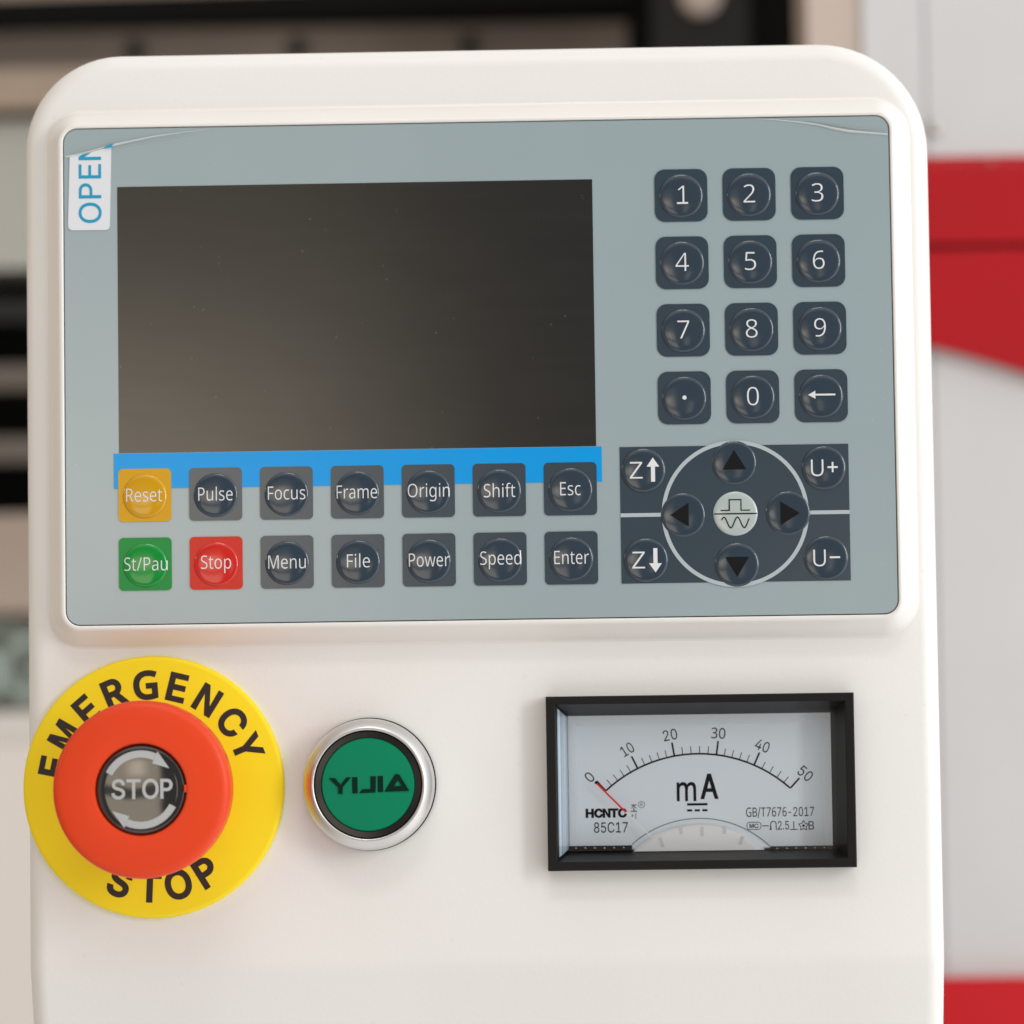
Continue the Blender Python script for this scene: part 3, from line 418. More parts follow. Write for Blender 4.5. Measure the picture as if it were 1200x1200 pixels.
  'C': (510, [[(267,-7), (235,-5), (205,1), (177,11), (150,25), (126,42), (104,63), (86,88), (70,115), (57,146), (48,179), (42,215), (40,254), (42,293), (48,329), (57,362), (70,393), (86,421), (104,445), (126,466), (150,484), (177,498), (205,508), (235,514), (267,516), (293,514), (317,511), (340,504), (362,496), (383,485), (402,471), (419,456), (435,438), (448,418), (459,397), (467,373), (473,348), (408,348), (401,373), (389,395), (375,413), (357,428), (337,440), (315,449), (292,454), (267,456), (237,453), (209,445), (184,432), (161,414), (141,391), (125,364), (113,332), (106,295), (103,254), (106,213), (113,177), (125,145), (141,117), (161,94), (184,76), (210,63), (237,56), (267,53), (292,55), (315,60), (337,69), (357,81), (375,96), (389,114), (401,136), (408,160), (473,160), (467,135), (459,112), (448,91), (435,71), (420,53), (402,38), (383,24), (363,13), (341,5), (317,-2), (293,-6)]]),
  'E': (419, [[(60,0), (60,509), (372,509), (372,452), (125,452), (125,286), (355,286), (355,229), (125,229), (125,57), (375,57), (375,0)]]),
  'H': (517, [[(60,0), (60,509), (125,509), (125,289), (392,289), (392,509), (457,509), (457,0), (392,0), (392,232), (125,232), (125,0)]]),
  'O': (533, [[(267,-7), (235,-5), (205,1), (177,11), (150,25), (126,42), (105,63), (86,88), (70,115), (57,146), (48,179), (42,215), (40,254), (42,293), (48,329), (57,362), (70,393), (86,421), (105,445), (126,466), (150,484), (177,498), (205,508), (235,514), (267,516), (299,514), (329,508), (357,498), (384,484), (408,466), (429,445), (448,421), (464,393), (477,362), (486,329), (491,293), (493,254), (491,215), (486,179), (477,146), (464,115), (448,88), (429,63), (408,42), (384,25), (357,11), (329,1), (299,-5)], [(267,53), (296,55), (324,63), (349,76), (372,94), (392,116), (408,144), (420,176), (428,213), (430,254), (428,295), (420,332), (408,365), (392,392), (372,415), (349,433), (324,446), (296,453), (267,456), (237,453), (210,445), (184,433), (161,415), (142,392), (125,364), (113,332), (106,295), (103,254), (106,213), (113,176), (125,144), (142,117), (161,94), (184,76), (210,63), (237,55)]]),
  'S': (447, [[(224,-9), (188,-7), (156,-1), (128,9), (102,23), (81,40), (64,60), (51,83), (42,109), (38,137), (104,137), (110,110), (123,88), (142,71), (166,59), (194,52), (224,49), (246,50), (267,54), (286,60), (311,74), (329,92), (341,114), (346,139), (342,161), (332,179), (316,193), (296,205), (245,222), (184,239), (145,253), (112,269), (86,289), (67,313), (56,341), (52,372), (54,400), (62,425), (75,448), (92,468), (113,484), (138,498), (165,508), (195,514), (227,516), (259,514), (289,508), (316,498), (340,484), (360,468), (377,449), (390,427), (398,403), (401,378), (337,378), (332,402), (320,421), (302,437), (280,449), (254,456), (225,459), (194,456), (167,448), (145,435), (129,418), (118,398), (115,376), (119,352), (131,334), (148,319), (169,308), (212,293), (264,279), (312,264), (336,252), (359,238), (379,220), (395,198), (402,180), (407,161), (408,139), (406,112), (399,87), (386,64), (370,43), (349,25), (323,11), (294,0), (261,-7)]]),
  'T': (449, [[(32,452), (32,509), (417,509), (417,452), (257,452), (257,0), (193,0), (193,452)]]),
  'U': (517, [[(259,-8), (220,-6), (186,2), (154,15), (126,33), (103,55), (85,80), (71,108), (63,140), (60,173), (60,509), (124,509), (124,178), (126,155), (132,133), (141,113), (153,95), (169,80), (187,68), (208,59), (232,53), (259,52), (285,53), (309,59), (331,68), (349,80), (364,95), (377,113), (385,133), (391,155), (393,178), (393,509), (457,509), (457,173), (454,140), (446,108), (433,80), (414,55), (391,33), (363,15), (332,2), (297,-6)]]),
 },
}

def _arc(cx, cy, r, a0, a1, n=10):
    return [(cx + r * math.cos(math.radians(a0 + (a1 - a0) * i / n)), cy + r * math.sin(math.radians(a0 + (a1 - a0) * i / n))) for i in range(n + 1)]
_FONT = {}
for t_, g_ in GLYPHS.items():
    _FONT[t_] = {ch: (adv / 1000.0, [[(x / 1000.0, y / 1000.0) for x, y in q] for q in cs]) for ch, (adv, cs) in g_.items()}
CAPS = {'N': max(p[1] for p in _FONT['N']['E'][1][0]), 'I': max(p[1] for p in _FONT['I']['H'][1][0])}
def _own(ch, adv, outer, hole=None):
    k = CAPS['I']
    cs = [[(x * k + 0.03, y * k) for x, y in outer[::-1]]]
    if hole: cs.append([(x * k + 0.03, y * k) for x, y in hole])
    _FONT['I'][ch] = (adv * k + 0.06, cs)
for ch in 'GY369Zm':
    k = CAPS['I'] / CAPS['N']; adv, cs = _FONT['N'][ch]
    _FONT['I'][ch] = (adv * k, [[(x * k, y * k) for x, y in q] for q in cs])
_s = 0.13
_own('A', 0.84, [(0, 0), (.14, 0), (.245, .29), (.575, .29), (.68, 0), (.82, 0), (.485, 1), (.335, 1)], [(.285, .40), (.535, .40), (.41, .77)])
_own('P', 0.66, [(0, 0), (_s, 0), (_s, .40), (.36, .40)] + _arc(.36, .70, .30, -90, 90) [1:] + [(0, 1)], [(_s, .515), (.35, .515)] + _arc(.35, .70, .185, -90, 90)[1:] + [(_s, .885)])
_own('R', 0.71, [(0, 0), (_s, 0), (_s, .42), (.33, .42), (.56, 0), (.71, 0), (.475, .435)] + _arc(.37, .71, .29, -60, 90)[1:] + [(0, 1)], [(_s, .535), (.36, .535)] + _arc(.36, .71, .175, -90, 90)[1:] + [(_s, .885)])
_own('N', 0.74, [(0, 0), (_s, 0), (_s, .77), (.59, 0), (.735, 0), (.735, 1), (.735 - _s, 1), (.735 - _s, .23), (.145, 1), (0, 1)])
_own('M', 0.87, [(0, 0), (_s, 0), (_s, .78), (.37, 0), (.49, 0), (.73, .78), (.73, 0), (.86, 0), (.86, 1), (.67, 1), (.43, .2), (.19, 1), (0, 1)])
def _area(q): return sum(q[i][0] * q[(i + 1) % len(q)][1] - q[(i + 1) % len(q)][0] * q[i][1] for i in range(len(q))) / 2
def _inside(p, q):
    r = False; n = len(q)
    for i in range(n):
        (x0, y0), (x1, y1) = q[i], q[(i + 1) % n]
        if (y0 > p[1]) != (y1 > p[1]) and p[0] < (x1 - x0) * (p[1] - y0) / (y1 - y0) + x0: r = not r
    return r
def _fat(q, d):
    """move a contour outwards by d (the fonts' outer contours run clockwise)"""
    if not d: return q
    n = len(q); out = []
    for i in range(n):
        a, b, c_ = q[i - 1], q[i], q[(i + 1) % n]
        t1 = Vector((b[0] - a[0], b[1] - a[1])); t2 = Vector((c_[0] - b[0], c_[1] - b[1]))
        if t1.length < 1e-9 or t2.length < 1e-9: out.append(b); continue
        t1.normalize(); t2.normalize()
        n1 = Vector((-t1.y, t1.x)); n2 = Vector((-t2.y, t2.x)); m = n1 + n2
        if m.length < 1e-6: out.append(b); continue
        m.normalize(); k = d / max(0.5, m.dot(n1))
        out.append((b[0] + m.x * k, b[1] + m.y * k))
    return out
_G = {}
def glyphs(s, bold=0.0, space=1.0, font='N'):
    key = (s, bold, space, font)
    if key not in _G:
        vs, fs = [], []; x = 0.0
        for ch in s:
            adv, cs = _FONT[font][ch]
            outs = [q for q in cs if _area(q) < 0]; holes = [q for q in cs if _area(q) > 0]
            for q in outs:
                mine = [_fat(q, bold)] + [_fat(h_, bold) for h_ in holes if _inside(h_[0], q)]
                tri_ = tessellate_polygon([[Vector((px, py, 0)) for px, py in k_] for k_ in mine])
                b = len(vs); flat = [p for k_ in mine for p in k_]
                vs += [(px + x, py) for px, py in flat]
                for t3 in tri_:
                    (ax, ay), (bx, by), (cx, cy) = (flat[i] for i in t3)
                    w = (bx - ax) * (cy - ay) - (cx - ax) * (by - ay)
                    if abs(w) < 1e-12: continue
                    fs.append(tuple(b + i for i in (t3 if w > 0 else t3[::-1])))
            x += adv * space
        _G[key] = (vs, fs)
    return _G[key]

def thing(name, label, cat, at, group=None):
    o = bpy.data.objects.new(name, None); COL.objects.link(o)
    o.location = W3(*at); o.empty_display_size = 0.02
    return tag(o, label, cat, group)
def tag(o, label, cat, group=None):
    o['label'] = label; o['category'] = cat
    if group: o['group'] = group
    return o

# ------------------------------------------------------------------ the white control box
HF = -6.0                                   # front of the sheet-metal box
box = thing('control_box', 'cream painted metal control box with rounded top corners and a bend near its foot', 'control box', (0, -100, -40))

def box_outline(o):
    """left and right rows from the top centre down, grown by o"""
    xl, xr, yt = -108.0 - o, 107.6 + o, 77.9 + o
    rl, rr = 23.0 + o, 26.0 + o
    left, right = [], []
    N = 14
    for i in range(N + 1):
        a = PI / 2 * i / N
        left.append((xl + rl - rl * math.sin(a), yt - rl + rl * math.cos(a)))
        right.append((xr - rr + rr * math.sin(a), yt - rr + rr * math.cos(a)))
    ys = [40, 20, 0, -30, -60, -77.9, -90, -117.0, -121, -126] + [-128 - 1.5 * i for i in range(18)] + [-160, -180, -220, -260, -300]
    for y in ys: left.append((xl, y)); right.append((xr, y))
    return left, right

def bend(x, y, h):
    s = -138.5 - y
    if s <= 0: return (x, y, h)
    Rb, th = 6.0, math.radians(18)
    s1 = Rb * th
    if s < s1:
        a = s / Rb; return (x, -138.5 - Rb * math.sin(a), h - Rb * (1 - math.cos(a)))
    return (x, -138.5 - Rb * math.sin(th) - (s - s1) * math.cos(th), h - Rb * (1 - math.cos(th)) - (s - s1) * math.sin(th))

mb = MB((0, -100, -40))
RE = 4.5
levels = [(-1.0, -70.0), (0.0, -66.0)] + [(-RE + RE * math.cos(a), HF - RE + RE * math.sin(a)) for a in [PI / 2 * i / 7 for i in range(8)]]
loops = []
for o_, h_ in levels:
    l, r = box_outline(o_)
    loops.append([bend(x, y, h_) for x, y in l] + [bend(x, y, h_) for x, y in reversed(r)])
n = len(loops[0]); half = n // 2
vs = [p for lp in loops for p in lp]; fs = []
for k in range(len(loops) - 1):
    for i in range(n):
        j = (i + 1) % n
        fs.append((k * n + i, k * n + j, (k + 1) * n + j, (k + 1) * n + i))
b0 = (len(loops) - 1) * n
NV = len(vs); inner = []
for i in range(half):                        # two more columns, so that the meter gets its cut-out
    y_ = vs[b0 + i][1]; h_ = vs[b0 + i][2]
    xa, xb = vs[b0 + i][0], vs[b0 + n - 1 - i][0]
    vs.append((max(xa, min(xb, 15.8)), y_, h_)); vs.append((max(xa, min(xb, 85.8)), y_, h_))
    inner.append((NV + 2 * i, NV + 2 * i + 1))
for i in range(half - 1):
    r0 = (b0 + i, *inner[i], b0 + n - 1 - i); r1 = (b0 + i + 1, *inner[i + 1], b0 + n - 2 - i)
    for k in range(3):
        if k == 1 and -117.1 < vs[r1[0]][1] and vs[r0[0]][1] < -77.8: continue
        fs.append((r0[k], r1[k], r1[k + 1], r0[k + 1]))
    fs.append((i + 1, i, n - 1 - i, n - 2 - i))
mb.add(vs, fs)
housing = mb.build('housing', M['cream'], box, 40)

# raised plastic frame round the keypad
KW, KH, KR = 195.0, 117.4, 3.2
def kout(o, h): return [(x, y, h) for x, y in rrect(0, 0, KW + 2 * o, KH + 2 * o, KR + o, 10)]
mb = MB((0, 0, -6))
prof = [(5.9, -6.05), (5.3, -5.95), (4.95, -5.7), (4.7, -5.3), (4.5, -4.8), (1.5, -0.15), (1.2, 0.12), (0.85, 0.25), (0.5, 0.27), (0.3, 0.15), (0.24, -0.1), (0.22, -1.0)]
mb.loft([kout(o_, h_) for o_, h_ in prof], False, False)
mb.build('bezel', M['bezel'], box, 60)

# ------------------------------------------------------------------ keypad with its screen
pad = thing('membrane_keypad', 'grey membrane keypad with a dark screen, number keys and round arrow keys', 'control panel', (0, 0, 0))
mb = MB(); mb.plate(rrect(0, 0, KW, KH, KR, 10), -1.0, 0.0)
mb.build('overlay', M['film'], pad, 20)
LY = 0.06
mb = MB((-28.7, 13.2, 0)); mb.plate(rrect(-28.72, 13.2, 112.4, 63.2, 0.15, 2), -0.3, LY); mb.build('screen', M['screen'], pad, 20)
mb = MB((-28.7, -22.7, 0)); mb.plate(rrect(-28.7, -22.66, 114.9, 8.3, 0.1, 2), -0.3, LY * 2); mb.build('blue_strip', M['blue'], pad, 20)

DP = [(5.2, 0.0), (5.15, 0.10), (5.02, 0.195), (4.86, 0.275), (4.66, 0.335), (4.2, 0.405), (3.4, 0.475), (2.4, 0.53), (1.2, 0.565), (0.0, 0.575)]
def dome_h(r):
    for (r0, h0), (r1, h1) in zip(DP, DP[1:]):
        if r1 <= r <= r0: return h0 + (h1 - h0) * (r0 - r) / (r0 - r1)
    return 0.0
def wobble(cx, cy):
    """every key is embossed a little differently"""
    q = random.Random(int(round(cx * 50)) * 7919 + int(round(cy * 50)))
    return q.uniform(-0.016, 0.016), q.uniform(-0.016, 0.016), q.uniform(0.86, 1.12)
def dome_z(x, y, cx, cy):
    tx, ty, k = wobble(cx, cy); r = math.hypot(x - cx, y - cy)
    return k * dome_h(r) + max(0.0, 1 - (r / 5.2) ** 2) * (tx * (x - cx) + ty * (y - cy))
def over_dome(cx, cy, base):
    return lambda x, y: base + dome_z(x, y, cx, cy) + 0.07
def dome(cx, cy, base, m, parent, name='dome', label=None):
    mb = MB((cx, cy, base))
    mb.lathe(cx, cy, [(r, base) for r, h in DP[:-1]] + [(0.25, base)], 56)
    mb.v = [(x, y, base + dome_z(x, y, cx, cy)) for x, y, h in mb.v]
    return mb.build(name, m, parent, 50, label)

KT = 0.20                                    # top of a printed key
def key(cx, cy, r, m, dm, word, draw, dy=0.0):
    mb = MB((cx, cy, 0)); mb.plate(rrect(cx, cy, 12.45, 12.45, r, 6), -0.2, KT)
    k = mb.build('key', m, pad, 20, word)
    dome(cx, cy + dy, KT, dm, k)
    lg = MB((cx, cy, KT)); draw(lg, cx, cy, over_dome(cx, cy + dy, KT)); lg.build('legend', M['white_ink'], k, 0)
    return k

def wordmaker(s, w, off=(0, 0), cap=3.15):
    def f(lg, cx, cy, hh): lg.text(s, cx + off[0], cy + off[1], cap, w, 0, -0.006, hh, cut=0.7, font='N')
    return f
X0, DX = -78.88, 16.69
row1 = [('Reset', 8.5, 'yellow', (-0.1, 0.0)), ('Pulse', 8.1, 'navy', (0, 0.0)), ('Focus', 8.8, 'navy', (0.05, 0)), ('Frame', 9.5, 'navy', (-0.1, 0.0)),
        ('Origin', 9.8, 'navy', (0.1, 0.1)), ('Shift', 7.4, 'navy', (0.05, -0.2)), ('Esc', 4.8, 'navy', (0, 0))]
row2 = [('St/Pau', 10.2, 'green', (0.15, 0)), ('Stop', 7.1, 'red', (0.0, 0.2)), ('Menu', 8.8, 'navy', (0, 0)), ('File', 5.4, 'navy', (0.1, 0)),
        ('Power', 9.5, 'navy', (0, 0)), ('Speed', 9.6, 'navy', (0.1, 0.2)), ('Enter', 8.1, 'navy', (0.05, 0.1))]
for row, y in ((row1, -28.38), (row2, -44.62)):
    for i, (s, w, c_, off) in enumerate(row):
        m = M['navy'] if c_ == 'navy' else M[c_ + '_key']; dm = M[c_ + '_dome']
        cname = 'dark' if c_ == 'navy' else c_
        key(X0 + DX * i, y, 1.1, m, dm, f'{cname} square key printed {s}', wordmaker(s, w, off), dy=-0.25)

# number keys
def digit(s):
    def f(lg, cx, cy, hh):
        lg.text(s, cx, cy + 0.1, 4.35, None, 0, -0.009, hh, cut=0.7, font='N')
        if s == '1':
            lg.stroke([(cx - 1.0, cy - 1.9), (cx + 0.2, cy - 1.9), (cx + 1.6, cy - 1.9)], 0.42, lambda x, y: hh(x, y) + 0.02)
    return f
def dot(lg, cx, cy, hh): lg.poly(circle(cx, cy, 0.5, 20), hh)
def arrow_left(lg, cx, cy, hh):
    lg.stroke([(cx - 1.4, cy + 0.2), (cx, cy + 0.2), (cx + 1.6, cy + 0.2), (cx + 3.3, cy + 0.2)], 0.42, hh)
    lg.poly([(cx - 3.1, cy + 0.2), (cx - 1.4, cy - 0.75), (cx - 1.4, cy + 1.15)], hh)
nums = [['1', '2', '3'], ['4', '5', '6'], ['7', '8', '9'], ['.', '0', '<']]
for r, row in enumerate(nums):
    for c_, s in enumerate(row):
        cx, cy = 48.38 + 16.05 * c_, 40.58 - 15.98 * r
        d = dot if s == '.' else arrow_left if s == '<' else digit(s)
        lab = 'dark number key with a dot' if s == '.' else 'dark key with a back arrow' if s == '<' else f'dark number key printed {s}'
        key(cx, cy, 2.4, M['navy'], M['navy_dome'], lab, d, dy=-0.1)

# the round arrow pad
PX, PY = 59.85, -34.8
mb = MB((PX, PY, 0))
mb.plate([(32.95, -34.35), (86.62, -34.35), (86.62, -18.75), (32.95, -18.75)], -0.2, LY * 2)
mb.plate([(32.95, -50.85), (86.62, -50.85), (86.62, -35.25), (32.95, -35.25)], -0.2, LY * 2)
blk = mb.build('arrow_pad', M['navy'], pad, 20)
mb = MB((PX, PY, 0)); mb.plate(circle(PX, PY, 16.6, 96), LY * 2, LY * 3); mb.build('pad_disc', M['navy'], blk, 20)
mb = MB((PX, PY, 0)); mb.frame(circle(PX, PY, 17.25, 96), circle(PX, PY, 16.35, 96), LY * 2, LY * 4); mb.build('ring_line', M['grey_ink'], blk, 20)
for x0, x1 in ((32.95, PX - 17.1), (PX + 17.1, 86.62)):
    mb = MB(((x0 + x1) / 2, PY, 0)); mb.box(x0, x1, PY - 0.45, PY + 0.45, 0, LY * 3); mb.build('divider_line', M['grey_ink'], blk, 0)

NB = LY * 3
def nav(cx, cy, m, label, draw, ink):
    k = dome(cx, cy, NB, m, pad, 'round_key', label)
    lg = MB((cx, cy, NB)); draw(lg, cx, cy, over_dome(cx, cy, NB)); lg.build('legend', M[ink], k, 0)
def tri(dx_, dy_, tip, base):
    def f(lg, cx, cy, hh):
        N = 5; b = 2.8; px_, py_ = -dy_, dx_
        A_ = (cx + dx_ * tip, cy + dy_ * tip)
        B_ = (cx + dx_ * base + px_ * b, cy + dy_ * base + py_ * b); C_ = (cx + dx_ * base - px_ * b, cy + dy_ * base - py_ * b)
        pt = lambda i, j: tuple(A_[k] + (B_[k] - A_[k]) * i / N + (C_[k] - A_[k]) * j / N for k in (0, 1))
        for i in range(N):
            for j in range(N - i):
                lg.poly([pt(i, j), pt(i + 1, j), pt(i, j + 1)], hh)
                if i + j < N - 1: lg.poly([pt(i + 1, j), pt(i + 1, j + 1), pt(i, j + 1)], hh)
    return f
def wave(lg, cx, cy, hh):
    up = lambda x, y: hh(x, y) + 0.0
    lg.stroke([(cx - 3.5, cy + 0.75), (cx - 1.45, cy + 0.75), (cx - 1.45, cy + 3.25), (cx + 1.3, cy + 3.25), (cx + 1.3, cy + 0.75), (cx + 3.4, cy + 0.75)], 0.27, hh)
    lg.stroke([(cx + t, cy - 0.05) for t in (-5.0, -4, -3, -2, -1, 0, 1, 2, 3, 4, 5.0)], 0.3, hh)
    lg.stroke([(cx - 3.3 + 6.5 * i / 36, cy - 2.1 + 1.25 * math.sin(2 * PI * 2.05 * i / 36 + 0.5)) for i in range(37)], 0.27, hh)
def zkey(d):
    def f(lg, cx, cy, hh):
        lg.text('Z', cx - 1.75, cy, 4.0, 3.0, 0, -0.006, hh, cut=0.7, font='N')
        x = cx + 2.2
        lg.stroke([(x, cy - 2.75 * d), (x, cy - 0.8 * d), (x, cy + 0.9 * d)], 0.95, hh)
        lg.poly([(x, cy + 2.95 * d), (x - 1.5, cy + 0.8 * d), (x + 1.5, cy + 0.8 * d)][::int(d)], hh)
    return f
def ukey(s):
    def f(lg, cx, cy, hh):
        lg.text('U', cx - 1.6, cy, 3.95, 2.9, 0, -0.006, hh, cut=0.7, font='N')
        lg.stroke([(cx + 0.8, cy + 0.1), (cx + 2.0, cy + 0.1), (cx + 3.2, cy + 0.1)], 0.42, hh)
        if s == '+': lg.stroke([(cx + 2.0, cy - 1.1), (cx + 2.0, cy + 1.3)], 0.42, lambda x, y: hh(x, y) + 0.02)
    return f
nav(59.8, -22.85, M['navy_dome'], 'clear round key over an upward black triangle', tri(0, 1, 3.0, -1.6), 'black_ink')
nav(60.05, -46.8, M['navy_dome'], 'clear round key over a downward black triangle', tri(0, -1, 2.9, -1.8), 'black_ink')
nav(47.6, -34.95, M['navy_dome'], 'clear round key over a black triangle pointing to the screen', tri(-1, 0, 3.0, -1.3), 'black_ink')
nav(72.2, -34.9, M['navy_dome'], 'clear round key over a black triangle pointing away from the screen', tri(1, 0, 2.7, -1.8), 'black_ink')
nav(59.9, -34.8, M['silver_dome'], 'pale round key printed with a pulse and a wave', wave, 'black_ink')
nav(38.5, -24.3, M['navy_dome'], 'round key printed Z with an upward arrow', zkey(1), 'white_ink')
nav(38.75, -45.4, M['navy_dome'], 'round key printed Z with a downward arrow', zkey(-1), 'white_ink')
nav(80.8, -24.35, M['navy_dome'], 'round key printed U plus', ukey('+'), 'white_ink')
nav(80.95, -45.5, M['navy_dome'], 'round key printed U minus', ukey('-'), 'white_ink')

# ------------------------------------------------------------------ film edges and pull tab
def ribbon(mb, pts):
    """thin curled film edge: pts (x, y, half width, rise)"""
    n = len(pts); rows = []
    for i, (x, y, w, hz) in enumerate(pts):
        a = pts[max(0, i - 1)]; b = pts[min(n - 1, i + 1)]
        tx, ty = b[0] - a[0], b[1] - a[1]; d = math.hypot(tx, ty); nx, ny = -ty / d, tx / d
        w *= 0.72
        rows.append([(x - nx * w, y - ny * w, 0.04), (x - nx * w * 0.3, y - ny * w * 0.3, 0.04 + hz * 0.8), (x + nx * w * 0.5, y + ny * w * 0.5, 0.04 + hz), (x + nx * w, y + ny * w, 0.05 + hz * 0.6)])
    vs = [p for r in rows for p in r]; fs = []
    for i in range(n - 1):
        for k in range(3): fs.append((i * 4 + k, (i + 1) * 4 + k, (i + 1) * 4 + k + 1, i * 4 + k + 1))
    mb.add(vs, fs)
film = thing('protective_film', 'clear protective film peeling at the upper edge of the grey keypad, its white creases showing', 'film', (0, 56, 0))
mb = MB((-80, 55, 0))
ribbon(mb, [(-97.2, 52.2, 0.25, 0.3), (-95, 52.5, 0.3, 0.5), (-92.4, 53.1, 0.22, 0.5), (-89, 54.0, 0.2, 0.4), (-85.3, 54.9, 0.35, 0.5), (-81, 55.8, 0.25, 0.4), (-76.2, 56.7, 0.22, 0.3), (-70, 57.5, 0.14, 0.2), (-63, 58.3, 0.05, 0.1)])
ribbon(mb, [(-84.5, 54.4, 0.03, 0.1), (-80, 55.0, 0.07, 0.2), (-72, 56.3, 0.05, 0.2), (-66, 57.3, 0.02, 0.1)])
mb.build('film_edge', M['crease'], film, 60)
mb = MB((85, 56, 0))
ribbon(mb, [(66, 58.55, 0.05, 0.1), (71, 58.2, 0.16, 0.2), (76, 57.6, 0.22, 0.3), (81.2, 56.8, 0.3, 0.45), (85, 55.8, 0.36, 0.5), (88, 55.2, 0.42, 0.5), (92, 54.8, 0.3, 0.4), (97.3, 54.3, 0.28, 0.3)])
ribbon(mb, [(78, 57.9, 0.03, 0.1), (84, 56.8, 0.08, 0.25), (90, 55.8, 0.09, 0.25), (97.2, 55.4, 0.05, 0.1)])
mb.build('film_edge', M['crease'], film, 60)

tab = thing('pull_tab', 'small white sticker with blue OPEN lettering stuck sideways on the grey keypad', 'sticker', (-91.4, 43, 0.1))
mb = MB((-91.4, 43, 0.1))
o_ = []
for i in range(7):
    a = math.radians(180 + 90 * i / 6); o_.append((-95.5 + 1.1 * math.cos(a), 35.75 + 1.1 * math.sin(a)))
for i in range(7):
    a = math.radians(270 + 90 * i / 6); o_.append((-87.8 + 1.1 * math.cos(a), 35.7 + 1.1 * math.sin(a)))
o_ += [(-86.25, 54.2), (-88.4, 53.9), (-92, 53.0), (-96.1, 52.25)]
mb.plate(o_, 0.0, 0.22)
mb.build('sticker', M['label_white'], tab, 20)
mb = MB((-91.4, 43, 0.1))
vs, fs = glyphs('OPEN', 0.003, 1.06, 'I')
x0 = min(p[0] for p in vs); k = 5.25 / CAPS['I']
kx = 15.0 / (min(p[0] for p in vs[len(glyphs('OPE', 0.003, 1.06, 'I')[0]):]) - x0)
pts = [(-88.7 - p[1] * k, 36.3 + (p[0] - x0) * kx) for p in vs]
bm = bmesh.new(); bv = [bm.verts.new((p[0], p[1], 0)) for p in pts]
for q in fs:
    try: bm.faces.new([bv[i] for i in q])
    except ValueError: pass
bmesh.ops.bisect_plane(bm, geom=bm.verts[:] + bm.edges[:] + bm.faces[:], plane_co=(-92, 52.9, 0), plane_no=(-0.2, 1, 0), clear_outer=True)
bm.verts.index_update()
mb.add([(q.co.x, q.co.y, 0.28) for q in bm.verts], [tuple(q.index for q in fc.verts) for fc in bm.faces]); bm.free()
mb.poly([(-88.2, 53.95), (-86.2, 54.15), (-85.55, 55.0), (-86.6, 54.9)], 0.75)
mb.build('lettering', M['cyan_ink'], tab, 0)

# ------------------------------------------------------------------ emergency stop
EX, EY = -77.9, -96.95
es = thing('emergency_stop', 'red mushroom emergency stop button on a round yellow plate', 'emergency stop', (EX, EY, HF))
mb = MB((EX, EY, HF))
mb.lathe(EX, EY, [(30.7, HF), (30.85, HF + 0.5), (30.75, HF + 1.3), (30.35, HF + 1.75), (29.7, HF + 1.9), (12, HF + 1.9)], 128)
plate = mb.build('legend_plate', M['yellow'], es, 50)
mb = MB((EX, EY, HF)); hp = HF + 1.96
for ch, ang in zip('EMERGENCY', (168, 149.5, 130.5, 112, 94, 76, 57.5, 38.5, 22)):
    a = math.radians(ang); R_ = 24.0
    mb.text(ch, EX + R_ * math.cos(a), EY + R_ * math.sin(a), 6.15, None, a - PI / 2, 0.028, hp)
mb.build('emergency_lettering', M['soft_black'], plate, 0)
mb = MB((EX, EY, HF))
for ch, ang in zip('STOP', (250, 267.5, 284, 301.5)):
    a = math.radians(ang); R_ = 23.6
    mb.text(ch, EX + R_ * math.cos(a), EY + R_ * math.sin(a), 6.3, None, a + PI / 2, 0.028, hp)
mb.build('stop_lettering', M['soft_black'], plate, 0)
RX, RY = -77.75, -97.2
mb = MB((RX, RY, 10))
mb.lathe(RX, RY, [(10.5, HF + 1.9), (10.5, 6), (13, 8.5), (18.5, 10.2), (19.9, 11.2), (20.35, 12.6), (20.35, 19.6), (20.2, 20.3), (19.85, 20.85), (19.3, 21.2), (18.4, 21.45), (16, 21.8), (13.5, 22.05), (11.2, 22.2), (10.75, 22.1), (10.5, 21.7), (10.45, 19.5)], 128, False)
cap_ = mb.build('button_cap', M['red'], es, 40)
mb = MB((RX, RY, 20))
mb.lathe(RX, RY, [(10.45, 19.0), (10.4, 20.7), (10.1, 21.1), (9.6, 21.3), (8, 21.41), (6, 21.51), (4, 21.58), (2, 21.62), (0.3, 21.63)], 96)
lens = mb.build('lens', M['lens'], es, 50)
def lens_h(x, y):
    r = math.hypot(x - RX, y - RY); return 21.70 - 0.34 * (r / 9.6) ** 2
mb = MB((RX, RY, 20))
mb.text('STOP', RX + 0.3, RY + 0.15, 4.3, 14.0, 0, 0.014, lens_h, cut=0.9)
